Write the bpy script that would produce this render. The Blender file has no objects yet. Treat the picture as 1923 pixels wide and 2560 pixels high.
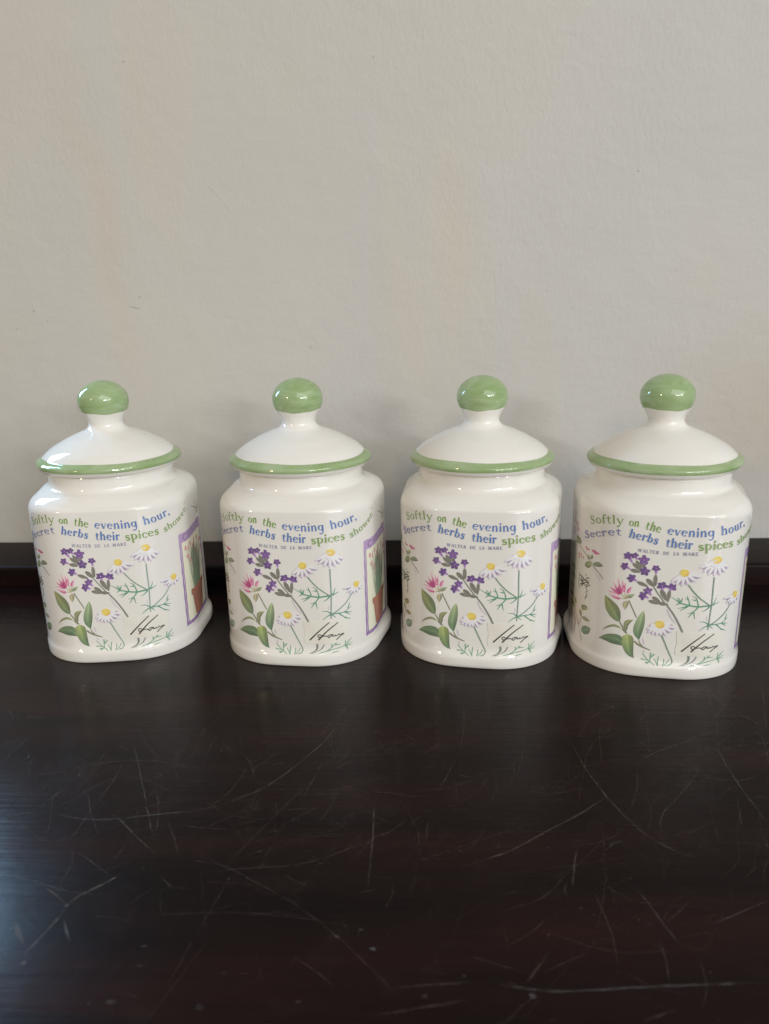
import bpy, bmesh, math, random
import numpy as np
from mathutils import Vector, Matrix

scene = bpy.context.scene
col = scene.collection
R = math.radians

# ------------------------------------------------------------------ camera
cam_d = bpy.data.cameras.new('camera'); cam = bpy.data.objects.new('camera', cam_d); col.objects.link(cam)
right = Vector((0.99856739, 0.04853897, -0.02251947)); up = Vector((0.00782568, 0.28385449, 0.95883543))
fwd = Vector((-0.05293314, 0.95763803, -0.28306798))
cam.matrix_world = Matrix(((right.x, up.x, -fwd.x, 0), (right.y, up.y, -fwd.y, 0), (right.z, up.z, -fwd.z, 0.17192), (0, 0, 0, 1)))
cam_d.sensor_fit = 'HORIZONTAL'; cam_d.sensor_width = 36.0; cam_d.lens = 36.02
cam_d.clip_start = 0.01; cam_d.clip_end = 50
cam_d.dof.use_dof = True; cam_d.dof.focus_distance = 0.365; cam_d.dof.aperture_fstop = 20.0
scene.camera = cam

# ------------------------------------------------------------------ light
world = bpy.data.worlds.new('World'); scene.world = world; world.use_nodes = True
bg = world.node_tree.nodes['Background']; bg.inputs[0].default_value = (1.0, 0.91, 0.80, 1); bg.inputs[1].default_value = 0.22

def area(name, loc, target, sx, sy, power, color):
    d = bpy.data.lights.new(name, 'AREA'); d.shape = 'RECTANGLE'; d.size = sx; d.size_y = sy; d.energy = power; d.color = color
    o = bpy.data.objects.new(name, d); col.objects.link(o); o.location = loc
    o.rotation_euler = (Vector(target) - Vector(loc)).to_track_quat('-Z', 'Z').to_euler()
    return o
JC = (0.0, 0.36, 0.07)
# daylight from a broad opening behind and to the right of the camera
area('window_light_broad', (1.55, -2.1, 1.65), JC, 3.2, 2.0, 60.0, (0.93, 0.97, 1.0))
# the bright low panes of that window, seen as the broken highlight on the glaze
for (th, dd, el, sx, sy, pw) in ((25, 2.3, 12.0, .46, .10, 9.5), (36, 2.3, 12.6, .18, .09, 3.0), (43, 2.3, 16.0, .10, .16, 2.8), (50, 2.3, 11.0, .22, .07, 2.2)):
    a = R(th)
    area('window_pane_light', (math.sin(a) * dd, .36 - math.cos(a) * dd, .1 + dd * math.tan(R(el))), JC, sx, sy, pw, (0.96, 0.98, 1.0))
# cool window further left in the same wall
area('window_light_left', (-0.405, 0.46, 0.25), (-0.34, -0.6, 0.18), .11, .14, 2.1, (0.38, 0.66, 1.0))
# warm bulb behind the camera on the left
bl = bpy.data.lights.new('bulb_light', 'POINT'); bl.energy = 9.0; bl.color = (1.0, 0.76, 0.48); bl.shadow_soft_size = 0.055
bo = bpy.data.objects.new('bulb_light', bl); col.objects.link(bo); bo.location = (-0.80, -0.56, 0.46)

scene.view_settings.view_transform = 'Standard'; scene.view_settings.look = 'None'
scene.view_settings.exposure = -0.05; scene.view_settings.gamma = 1.0
try: scene.view_settings.use_curve_mapping = False
except Exception: pass

# ------------------------------------------------------------------ artwork and wear measured in millimetres
WORDS=[
('Softly','G',2.3,[(-35.84,67.1),(-30.78,68.66),(-28.31,69.32),(-24.68,70.01),(-21.63,70.3),(-18.8,70.41)]),
('on','G',2.2,[(-16.89,70.18),(-14.7,70.03),(-12.49,69.86)]),
('the','G',2.4,[(-10.19,69.14),(-8.28,68.7),(-6.33,68.18),(-3.64,67.75)]),
('evening','U',2.4,[(-1.21,67.38),(2.43,66.94),(5.58,66.71),(8.71,66.54),(11.6,66.51),(14.24,66.63),(17.82,66.89),(18.48,66.92)]),
('hour,','U',2.5,[(20.95,67.07),(23.4,67.41),(25.81,67.69),(29.17,68.37),(31.78,69.06),(34.58,69.63)]),
('Secret','V',2.1,[(-39.1,59.52),(-33.92,61.37),(-31.05,62.43),(-27.83,63.53),(-25.15,64.37),(-22.16,65.08),(-19.15,65.43)]),
('herbs','U',2.4,[(-16.69,65.08),(-14.59,64.65),(-12.97,64.33),(-10.85,64.01),(-7.9,63.25),(-4.6,62.39)]),
('their','U',2.5,[(-1.31,61.77),(1.74,61.48),(4.66,61.28),(6.73,61.15),(9.87,61.03)]),
('spices','G',2.4,[(12.15,60.39),(15.67,60.93),(18.65,61.0),(21.05,61.04),(24.02,61.3),(27.74,61.52)]),
('shower,','G',2.0,[(30.24,61.59),(33.8,62.53),(36.5,63.32),(39.75,64.59),(43.2,66.06),(45.29,67.35),(48.42,68.17)]),
('WALTER','N',1.45,[(-12.48,58.87),(-9.98,58.61),(-7.73,58.44),(-3.46,58.17)]),
('DE','N',1.45,[(-2.08,58.1),(0.81,58.07)]),
('LA','N',1.45,[(2.28,58.05),(4.66,58.09)]),
('MARE','N',1.45,[(5.95,58.11),(8.53,58.17),(10.69,58.21),(12.63,58.32)])]
ART=[
('clover_print','L','olive','leaf',[(-25.24,36.34),(-25.17,33.67),(-24.46,30.07),(-22.34,27.04),(-19.97,25.35),(-17.81,24.87)],[(-25.24,36.34),(-22.24,34.86),(-19.6,32.93),(-18.06,30.49),(-17.59,27.59),(-17.81,24.87)]),
('clover_print','L','pale','dark',[(-8.15,31.45),(-9.71,29.24),(-11.09,25.95),(-11.84,22.68),(-11.39,19.73),(-9.11,17.01)],[(-8.15,31.45),(-7.39,29.36),(-7.22,26.16),(-7.56,22.92),(-8.27,19.91),(-9.11,17.01)]),
('clover_print','L','leaf','dark',[(-27.23,14.82),(-24.02,17.38),(-20.56,18.66),(-17.34,18.42),(-16.11,16.39),(-16.05,13.52)],[(-27.23,14.82),(-24.32,14.54),(-21.31,13.89),(-18.57,13.72),(-16.87,13.62),(-16.05,13.52)]),
('clover_print','L','lime','dark',[(-14.28,19.49),(-16.53,17.98),(-16.94,16.29),(-16.04,13.66),(-14.89,11.02),(-13.19,8.94),(-11.27,8.1)],[(-13.88,19.57),(-11.99,18.6),(-11.34,16.74),(-11.26,14.01),(-11.13,11.28),(-11.11,9.36),(-11.27,8.1)]),
('clover_print','L','grey','olive',[(-25.71,18.99),(-23.97,21.23),(-21.77,22.83),(-19.53,23.39),(-17.84,22.71),(-16.79,21.76)],[(-25.71,18.99),(-23.68,20.62),(-21.54,21.79),(-19.63,22.29),(-18.18,21.98),(-16.79,21.76)]),
('clover_print','L','olive','grey',[(-11.95,26.71),(-14.03,26.58),(-15.68,25.65),(-16.1,23.72),(-15.7,21.87),(-14.97,20.85)],[(-11.95,26.71),(-12.93,25.57),(-13.66,24.45),(-14.21,23.34),(-14.38,21.71),(-14.97,20.85)]),
('clover_print','S','stem',(0.45,0.65),1,[(-17.81,24.87),(-16.2,22.36),(-14.52,19.8)]),
('clover_print','S','stem',(0.3,0.6),1,[(-16.79,21.76),(-14.52,19.8)]),
('clover_print','S','stem',(0.42,0.4),1,[(-14.66,35.88),(-13.31,33.04),(-11.96,30.19),(-10.83,27.84)]),
('clover_print','S','stem',(0.6,0.7,0.3),1,[(-11.09,16.48),(-9.37,14.95),(-6.86,13.73),(-4.1,12.64)]),
('clover_print','S','stem',(0.3,0.5),1,[(-9.11,17.01),(-8.56,15.54),(-7.6,14.37)]),
('clover_print','L','grey','pale',[(-15.39,36.62),(-15.03,37.97),(-13.93,38.83),(-12.24,39.05)],[(-15.39,36.62),(-13.8,36.99),(-12.97,37.82),(-12.24,39.05)]),
('clover_print','L','sepal','sepal',[(-15.74,35.53),(-16.89,34.63),(-17.02,33.02),(-15.94,31.12)],[(-15.74,35.53),(-14.61,34.82),(-14.88,32.94),(-15.94,31.12)]),
('clover_print','S','pinkl',(0.5249999999999999,0.7,0.105),1,[(-18.57,38.13),(-20.82,39.64),(-23.29,41.03)]),
('clover_print','S','pinkl',(0.44999999999999996,0.6,0.09),1,[(-18.88,37.83),(-21.4,38.41),(-24.23,38.84)]),
('clover_print','S','pinkl',(0.5249999999999999,0.7,0.105),1,[(-18.55,38.4),(-20.09,40.95),(-21.72,43.44)]),
('clover_print','S','pinkl',(0.5249999999999999,0.7,0.105),1,[(-18.09,38.73),(-18.95,42.11),(-19.84,45.46)]),
('clover_print','S','pinkl',(0.6000000000000001,0.8,0.12),1,[(-17.34,39.34),(-17.54,42.08),(-17.73,44.82)]),
('clover_print','S','pinkl',(0.5249999999999999,0.7,0.105),1,[(-16.85,39.34),(-16.66,41.69),(-16.48,44.03)]),
('clover_print','S','pink',(0.75,1.0,0.15),1,[(-18.57,38.19),(-19.73,39.97),(-20.94,41.73)]),
('clover_print','S','pink',(0.6000000000000001,0.8,0.12),1,[(-19.0,38.21),(-20.77,39.38),(-22.67,40.49)]),
('clover_print','S','pink',(0.8250000000000001,1.1,0.165),1,[(-17.05,39.51),(-17.06,41.15),(-17.07,42.79)]),
('clover_print','S','pink',(0.675,0.9,0.135),1,[(-17.97,38.48),(-18.56,40.77),(-19.16,43.06)]),
('clover_print','S','deep',(0.675,0.9,0.135),1,[(-18.57,38.13),(-19.48,39.46),(-20.41,40.77)]),
('clover_print','S','pink',(0.8250000000000001,1.1,0.165),1,[(-15.34,39.13),(-14.77,40.62),(-14.21,42.1)]),
('clover_print','S','pinkl',(0.375,0.5,0.075),1,[(-15.07,39.28),(-14.29,40.91),(-13.53,42.52)]),
('clover_print','S','pink',(0.8250000000000001,1.1,0.165),1,[(-18.46,36.08),(-20.12,36.4),(-21.9,36.66)]),
('clover_print','S','pinkl',(0.375,0.5,0.075),1,[(-19.0,36.49),(-21.23,36.98),(-23.67,37.36)]),
('clover_print','S','deep',(0.44999999999999996,0.6,0.09),1,[(-18.1,38.59),(-18.9,40.14),(-19.73,41.66)]),
('clover_print','S','sepal',(0.45,0.25),1,[(-15.54,36.48),(-17.99,38.21)]),
('clover_print','S','sepal',(0.45,0.25),1,[(-15.54,36.48),(-16.54,39.16)]),
('clover_print','S','sepal',(0.45,0.25),1,[(-15.54,36.48),(-18.44,36.24)]),
('clover_print','S','sepal',(0.45,0.25),1,[(-15.54,36.48),(-15.24,38.74)]),
('lavender_print','B',(-14.03,53.37),(-10.93,50.42),1.35),
('lavender_print','B',(-12.66,54.59),(-10.39,50.83),1.48),
('lavender_print','B',(-9.96,53.42),(-9.1,51.27),1.53),
('lavender_print','B',(-14.64,50.24),(-10.87,49.46),1.61),
('lavender_print','B',(-4.24,48.61),(-4.19,43.55),1.48),
('lavender_print','B',(-11.57,44.84),(-7.25,43.08),1.53),
('lavender_print','B',(-7.78,46.44),(-4.71,43.31),1.84),
('lavender_print','B',(-4.23,46.83),(-4.07,43.46),1.27),
('lavender_print','B',(-1.53,41.98),(0.93,37.09),1.84),
('lavender_print','B',(2.08,41.96),(1.51,36.32),1.33),
('lavender_print','B',(-4.77,38.34),(-1.53,35.83),1.66),
('lavender_print','B',(-6.21,36.44),(-1.94,35.29),1.56),
('lavender_print','B',(-2.18,35.54),(1.81,35.14),1.46),
('lavender_print','S','stem2',(0.45,0.5),1,[(-4.95,43.43),(-2.19,39.35),(0.82,35.24)]),
('lavender_print','S','stem2',(0.35,0.4),1,[(-10.93,50.42),(-9.86,49.3),(-8.17,48.21)]),
('lavender_print','S','lil',(0.5,0.6,0.2),0.45,[(1.68,32.9),(3.48,29.24),(5.82,26.37)]),
('lavender_print','S','stem2',(0.6,0.65,0.8),1,[(1.19,35.12),(4.32,30.85),(7.06,26.13),(8.86,22.29)]),
('lavender_print','F',(-16.13,56.46),1.46,(-14.02,53.5),4,0),
('lavender_print','F',(-13.27,56.79),1.22,(-12.25,54.99),4,0),
('lavender_print','F',(-9.59,55.1),1.8,(-9.59,53.31),5,1),
('lavender_print','F',(-17.18,51.6),1.38,(-14.62,50.5),4,0),
('lavender_print','F',(-8.81,49.99),1.61,(-8.89,48.69),5,0),
('lavender_print','F',(-4.31,51.44),1.33,(-4.1,48.87),4,0),
('lavender_print','F',(-13.9,46.34),1.54,(-11.68,45.2),4,0),
('lavender_print','F',(-1.18,43.56),1.68,(-0.8,41.75),4,0),
('lavender_print','F',(2.77,43.15),1.58,(2.18,41.57),4,0),
('lavender_print','F',(-6.89,40.87),1.51,(-5.24,38.97),4,1),
('lavender_print','F',(-8.61,38.57),1.56,(-6.34,37.62),4,0),
('daisy_print','Y',(20.6,56.15),(2.11,1.65),[(24.38,54.78),(26.75,52.32),(25.23,50.41),(22.77,49.25),(19.98,49.06),(17.31,49.77),(15.08,50.99),(13.48,52.91),(16.33,54.66)],1.96),
('daisy_print','Y',(7.47,50.12),(1.86,1.73),[(12.67,49.76),(14.71,48.74),(12.52,46.68),(9.64,44.84),(7.01,44.19),(4.42,44.76),(2.52,46.01)],1.8),
('daisy_print','Y',(-0.89,25.5),(2.1,1.89),[(3.81,26.18),(5.97,24.5),(4.6,22.32),(2.36,20.51),(0.07,20.29),(-1.84,20.22),(-3.73,20.68),(-5.47,21.4),(-6.02,22.86),(-4.86,24.93)],1.87),
('daisy_print','Y',(32.77,38.45),(1.67,1.66),[(36.38,37.12),(35.79,35.71),(33.46,34.48),(31.23,34.57),(29.18,34.61),(27.7,35.89),(25.77,38.13)],1.6),
('daisy_print','S','gst',(0.42,0.45),1,[(9.54,44.82),(11.84,41.73),(14.64,38.89),(17.22,36.86),(19.34,35.27)]),
('daisy_print','S','gst',(0.42,0.36),1,[(19.91,48.46),(19.92,43.04),(20.01,36.51),(19.73,29.95),(19.47,23.86)]),
('daisy_print','S','gst',(0.3,0.4),1,[(30.66,35.3),(29.13,33.3),(26.8,30.65),(24.07,28.54),(21.46,26.83),(19.68,25.97)]),
('daisy_print','S','gst',(0.45,0.3),1,[(0.21,20.57),(1.79,17.11),(3.81,12.56),(5.64,8.79),(7.03,6.36)]),
('foliage_print','S','fern',(0.6,0.55,0.45),1,[(19.58,35.11),(17.14,35.03),(14.44,34.7),(11.01,35.06),(7.35,35.93)]),
('foliage_print','S','fern',(0.45,0.15),1,[(7.36,36.06),(5.17,37.33),(2.53,38.97)]),
('foliage_print','S','fern',(0.5,0.15),1,[(14.45,34.83),(13.39,38.36),(11.49,39.65)]),
('foliage_print','S','fern',(0.5,0.15),1,[(13.35,37.58),(11.53,37.95)]),
('foliage_print','S','fern',(0.5,0.15),1,[(13.3,38.1),(13.3,39.01)]),
('foliage_print','S','fern',(0.5,0.15),1,[(10.77,35.19),(10.15,37.54),(8.48,38.57)]),
('foliage_print','S','fern',(0.5,0.15),1,[(10.15,37.41),(9.4,39.76)]),
('foliage_print','S','fern',(0.5,0.15),1,[(14.43,34.57),(12.34,32.05),(10.09,31.36)]),
('foliage_print','S','fern',(0.5,0.15),1,[(12.48,32.32),(10.48,29.25)]),
('foliage_print','S','fern',(0.5,0.15),1,[(12.71,32.05),(13.35,28.83)]),
('foliage_print','S','fern',(0.5,0.15),1,[(7.35,35.88),(5.91,36.69),(5.65,38.78)]),
('foliage_print','S','fern',(0.5,0.15),1,[(19.58,35.24),(21.11,36.39),(22.01,38.89)]),
('foliage_print','S','fern',(0.5,0.15),1,[(20.45,35.28),(23.63,36.68)]),
('foliage_print','S','fern',(0.5,0.15),1,[(19.32,34.87),(17.79,33.29),(16.1,32.44)]),
('foliage_print','S','fern',(0.5,0.15),1,[(19.69,26.11),(17.78,27.47),(15.34,27.7)]),
('foliage_print','S','fern',(0.5,0.15),1,[(19.68,25.97),(17.67,24.95),(15.58,23.24)]),
('foliage_print','S','fern',(0.5,0.15),1,[(19.68,25.97),(21.72,24.07)]),
('foliage_print','S','fern',(0.5,0.15),1,[(19.68,25.97),(22.94,26.07),(25.81,26.2),(29.55,28.13)]),
('foliage_print','S','fern',(0.5,0.15),1,[(27.77,27.5),(28.89,30.3)]),
('foliage_print','S','fern',(0.5,0.15),1,[(25.81,26.2),(29.73,25.4)]),
('foliage_print','S','fern',(0.5,0.15),1,[(26.08,26.09),(29.1,24.16)]),
('foliage_print','S','fern',(0.5,0.15),1,[(23.19,25.89),(25.71,23.67),(27.52,21.24)]),
('foliage_print','S','fern',(0.5,0.15),1,[(25.97,23.48),(29.02,22.03)]),
('foliage_print','S','fern',(0.5,0.15),1,[(10.5,35.06),(7.98,34.1),(5.96,33.53)]),
('foliage_print','S','fern',(0.5,0.15),1,[(9.98,34.66),(6.89,32.34)]),
('foliage_print','S','fern',(0.5,0.15),1,[(6.85,36.18),(5.05,35.09)]),
('foliage_print','S','fern',(0.5,0.15),1,[(6.86,36.44),(6.17,38.4)]),
('foliage_print','S','fern',(0.5,0.15),1,[(7.13,36.84),(7.59,38.55)]),
('foliage_print','S','fern2',(0.5,0.15),1,[(17.13,6.71),(19.92,7.84),(23.0,8.47),(25.67,9.15),(29.69,9.94)]),
('foliage_print','S','fern2',(0.5,0.15),1,[(25.67,9.15),(29.64,8.66)]),
('foliage_print','S','fern2',(0.5,0.15),1,[(25.93,9.01),(29.27,6.69)]),
('foliage_print','S','fern2',(0.5,0.15),1,[(25.81,9.25),(26.1,13.16)]),
('foliage_print','S','fern2',(0.5,0.15),1,[(26.51,9.91),(29.21,12.36)]),
('foliage_print','S','fern2',(0.5,0.15),1,[(17.88,6.8),(19.48,9.26),(21.57,11.17),(23.47,12.54)]),
('foliage_print','S','fern2',(0.5,0.15),1,[(19.48,9.26),(18.97,12.09)]),
('foliage_print','S','fern2',(0.5,0.15),1,[(20.77,10.25),(23.64,10.13)]),
('foliage_print','S','fern2',(0.5,0.15),1,[(21.05,10.84),(21.44,13.1)]),
('foliage_print','S','fern2',(0.5,0.15),1,[(22.92,6.56),(25.09,6.94)]),
('foliage_print','S','fern2',(0.25,0.5),1,[(-7.17,10.97),(-5.64,8.59),(-3.46,6.16)]),
('foliage_print','S','fern2',(0.25,0.5),1,[(-4.45,7.0),(-3.77,9.51),(-3.65,11.49)]),
('foliage_print','S','fern2',(0.25,0.5),1,[(-3.81,8.96),(-2.1,10.88)]),
('foliage_print','S','fern2',(0.25,0.5),1,[(-5.17,7.78),(-8.26,8.16)]),
('foliage_print','S','fern2',(0.25,0.5),1,[(-4.95,7.19),(-8.05,6.63)]),
('foliage_print','S','fern2',(0.25,0.5),1,[(-2.22,8.76),(-0.9,5.93)]),
('foliage_print','S','fern2',(0.25,0.5),1,[(-0.26,9.95),(-0.89,6.07)]),
('foliage_print','S','fern2',(0.25,0.5),1,[(2.09,8.94),(2.69,6.08)]),
('foliage_print','S','fern2',(0.25,0.5),1,[(4.38,9.02),(3.71,6.11)]),
('foliage_print','S','fern2',(0.25,0.5),1,[(6.8,6.9),(5.25,6.3)]),
('foliage_print','S','grst',(0.9,0.8),1,[(12.13,12.08),(13.12,6.48)]),
('foliage_print','S','grst',(0.4,0.6),1,[(16.18,12.27),(14.12,6.5)]),
('foliage_print','S','lil',(0.3,0.8,0.3),0.5,[(-7.6,18.32),(-7.19,16.71),(-6.78,15.1)]),
('foliage_print','S','lil',(0.5,0.5),0.5,[(-6.8,12.64),(-6.45,11.23)]),
('foliage_print','S','lil',(0.3,0.5,0.2),0.4,[(18.64,30.32),(18.46,29.01),(18.66,28.06)]),
('signature_print','S','ink',(0.5,0.42,0.32),1,[(8.96,13.03),(13.9,17.93),(18.48,22.0)]),
('signature_print','S','ink',(0.5,0.42,0.32),1,[(13.05,13.1),(17.61,17.84),(22.71,21.61)]),
('signature_print','S','ink',(0.34,0.34),1,[(14.78,15.36),(13.81,15.9),(12.98,15.35),(13.37,14.46),(14.51,14.82),(16.26,15.2),(17.49,14.98)]),
('signature_print','S','ink',(0.34,0.34),1,[(19.87,15.61),(18.5,15.66),(17.52,14.73),(18.07,14.21),(19.99,15.68),(19.91,14.77),(20.84,14.95),(21.24,15.57),(21.09,14.83),(22.24,15.15),(22.83,15.78),(23.06,15.06),(23.79,15.36),(25.25,15.53)]),
('signature_print','S','ink',(0.34,0.34),1,[(25.33,15.51),(23.23,14.3),(21.43,12.83)]),
('sprig_print','S','stem2',(0.35,0.5),1,[(-26.65,43.58),(-29.69,46.31),(-32.88,48.53)]),
('sprig_print','S','lil',(0.5,0.3),0.5,[(-28.09,42.58),(-30.56,45.25),(-32.44,47.47)]),
('sprig_print','L','leaf','grey',[(-32.92,49.0),(-31.4,50.38),(-29.09,50.84),(-27.04,49.62)],[(-32.92,49.0),(-31.26,48.43),(-28.95,48.71),(-27.04,49.62)]),
('sprig_print','L','olive','leaf',[(-33.31,48.72),(-34.75,49.75),(-36.76,48.89),(-38.23,47.19)],[(-33.31,48.72),(-34.26,46.89),(-36.21,46.05),(-38.16,46.4)]),
('sprig_print','S','stem',(0.3,0.35),1,[(-33.32,48.8),(-35.74,51.23),(-39.86,53.1),(-45.94,55.52)]),
('sprig_print','L','leaf','olive',[(-42.46,55.67),(-47.29,54.46),(-51.71,54.82),(-50.95,57.34)],[(-42.46,55.67),(-42.36,57.12),(-44.46,58.04),(-50.95,57.34)]),
('sprig_print','L','leaf','olive',[(-34.56,50.81),(-34.63,51.78),(-33.91,53.0),(-33.13,53.24)],[(-34.56,50.81),(-33.49,51.14),(-32.79,52.15),(-33.13,53.24)]),
('sprig_print','L','leaf','olive',[(-35.65,50.06),(-36.62,50.95),(-36.53,51.98),(-35.83,52.41)],[(-35.65,50.06),(-35.06,51.45),(-35.24,52.19),(-35.83,52.41)]),
('sprig_print','S','pink',(0.5,1.5,1.2,0.3),1,[(-33.82,55.33),(-32.23,55.01),(-30.75,54.72),(-29.14,54.85)]),
('sprig_print','S','pink',(0.8,0.5),1,[(-38.01,55.91),(-36.95,54.85),(-35.19,55.2)]),
('sprig_print','S','rose',(0.9,1.1,0.4),1,[(-43.52,51.05),(-44.34,49.33),(-43.65,48.06)]),
('sprig_print','S','rose',(0.8,0.6),1,[(-39.98,50.44),(-39.49,49.39)]),
('sprig_print','S','rose',(0.6,0.6),1,[(-42.1,51.13),(-41.47,49.32)]),
('sprig_print','S','rose',(0.9,1.6,0.6),1,[(-61.67,66.09),(-58.43,66.13),(-55.9,65.9)]),
('sprig_print','S','rose',(0.9,1.6,0.6),1,[(-63.23,63.33),(-59.95,63.4),(-57.4,63.18)]),
('sprig_print','S','rose',(0.9,1.6,0.6),1,[(-61.16,61.66),(-57.91,61.74),(-55.38,61.53)]),
('sprig_print','S','rose',(0.9,1.6,0.6),1,[(-52.88,62.96),(-49.81,63.02),(-48.09,62.58)]),
('sprig_print','S','rose',(0.9,1.6,0.6),1,[(-62.68,57.95),(-59.39,58.06),(-56.84,57.87)]),
('sprig_print','S','rose',(0.9,1.6,0.6),1,[(-50.06,61.19),(-47.87,60.99),(-46.68,60.4)]),
('sprig_print','S','rose',(0.9,1.6,0.6),1,[(-63.42,55.17),(-60.12,55.31),(-57.55,55.14)]),
('scribble_print','S','ink2',(0.34,0.3),1,[(-42.64,41.51),(-42.84,37.7),(-42.12,34.02)]),
('scribble_print','S','ink2',(0.34,0.3),1,[(-41.79,40.59),(-38.25,39.84),(-35.05,38.93)]),
('scribble_print','S','ink2',(0.34,0.3),1,[(-42.04,38.84),(-38.76,37.8),(-36.24,36.79)]),
('scribble_print','S','ink2',(0.34,0.3),1,[(-40.82,41.03),(-39.61,36.86)]),
('scribble_print','S','ink2',(0.34,0.3),1,[(-38.97,40.8),(-39.01,36.59)]),
('scribble_print','S','ink2',(0.34,0.3),1,[(-40.43,35.64),(-37.44,38.28),(-34.26,39.7)]),
('scribble_print','S','ink2',(0.34,0.3),1,[(-34.26,41.24),(-35.83,41.43),(-36.45,40.07),(-34.84,39.99)]),
('scribble_print','S','ink2',(0.34,0.3),1,[(-34.65,38.99),(-36.55,37.5)]),
('scribble_print','S','ink2',(0.34,0.3),1,[(-33.78,38.48),(-36.7,36.37)]),
('scribble_print','S','ink2',(0.34,0.3),1,[(-36.33,36.35),(-35.47,34.69),(-36.62,33.85)]),
('scribble_print','S','ink2',(0.34,0.3),1,[(-35.38,33.57),(-35.99,32.35)]),
('scribble_print','S','ink2',(0.34,0.3),1,[(-35.27,32.17),(-36.66,31.35),(-36.22,30.61)]),
('scribble_print','S','ink2',(0.34,0.3),1,[(-41.08,37.96),(-36.63,40.01)]),
('scribble_print','S','ink2',(0.34,0.3),1,[(-41.31,36.21),(-35.95,39.23)]),
('scribble_print','S','ink2',(0.34,0.3),1,[(-36.56,42.89),(-36.8,41.99)]),
('sprig_print','L','leaf','olive',[(-39.16,26.62),(-39.01,25.0),(-37.25,24.66),(-34.77,25.93)],[(-39.16,26.62),(-36.54,27.66),(-34.88,27.26),(-34.77,25.93)]),
('sprig_print','L','olive','grey',[(-40.69,24.09),(-40.71,22.6),(-39.78,21.3),(-38.62,20.73)],[(-40.69,24.09),(-39.25,23.64),(-38.79,22.56),(-38.62,20.73)]),
('sprig_print','L','grey','olive',[(-38.29,21.08),(-36.07,21.99),(-34.01,21.76),(-32.57,20.77)],[(-38.29,21.08),(-36.87,20.19),(-35.02,20.1),(-32.57,20.77)]),
('sprig_print','S','stem',(0.4,0.25),1,[(-37.62,9.43),(-39.36,12.95),(-40.69,16.01),(-38.62,20.73)]),
('sprig_print','L','dark','leaf',[(-38.0,13.77),(-38.14,15.41),(-35.71,17.5),(-31.85,17.86)],[(-38.0,13.77),(-35.98,13.15),(-32.93,14.62),(-31.85,17.86)]),
('sprig_print','S','stem',(0.8,1.0,0.6),1,[(-47.92,19.9),(-44.86,16.08),(-45.9,9.94)]),
('sprig_print','S','stem',(0.4,0.3),1,[(-40.69,16.01),(-44.24,20.23),(-47.47,23.98)]),
('sprig_print','S','olive',(1.0,2.0,1.0),1,[(-62.98,24.31),(-58.07,25.17),(-53.29,26.01)]),
('sprig_print','S','olive',(1.3,2.6,1.3),1,[(-48.47,26.17),(-46.19,26.02),(-44.54,25.61)]),
('sprig_print','S','olive',(1.0,2.0,1.0),1,[(-62.25,20.15),(-57.35,21.07),(-52.57,21.96)]),
('sprig_print','S','olive',(0.8,1.6,0.8),1,[(-53.14,22.24),(-48.76,22.99),(-46.38,22.9)]),
('sprig_print','S','olive',(0.7,1.4,0.7),1,[(-61.1,29.48),(-56.26,30.27),(-51.54,31.04)]),
('sprig_print','S','olive',(0.8,1.6,0.8),1,[(-62.71,38.92),(-57.86,39.58),(-53.14,40.23)]),
('sprig_print','S','olive',(0.7,1.4,0.7),1,[(-59.61,35.3),(-54.83,36.01),(-50.16,36.7)]),
('sprig_print','S','olive',(0.9,1.4,0.6),1,[(-67.69,12.59),(-64.27,10.45),(-65.06,5.52)]),
('grass_sprig_print','S','brown',(0.45,0.2),1,[(67.64,60.81),(66.75,64.1),(64.0,68.42)]),
('grass_sprig_print','S','brown',(0.45,0.2),1,[(67.64,60.81),(68.58,64.66),(70.14,67.22)]),
('grass_sprig_print','S','brown',(0.45,0.2),1,[(66.45,63.64),(62.45,65.63),(57.09,67.47)]),
('grass_sprig_print','S','brown',(0.45,0.2),1,[(68.4,63.06),(73.69,64.28)]),
('grass_sprig_print','S','brown',(0.45,0.2),1,[(67.64,60.81),(73.5,62.67)]),
('verse_print','S','G',(0.25,0.5,0.3),1,[(46.15,72.45),(46.31,71.99),(45.97,71.73)])]
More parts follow.
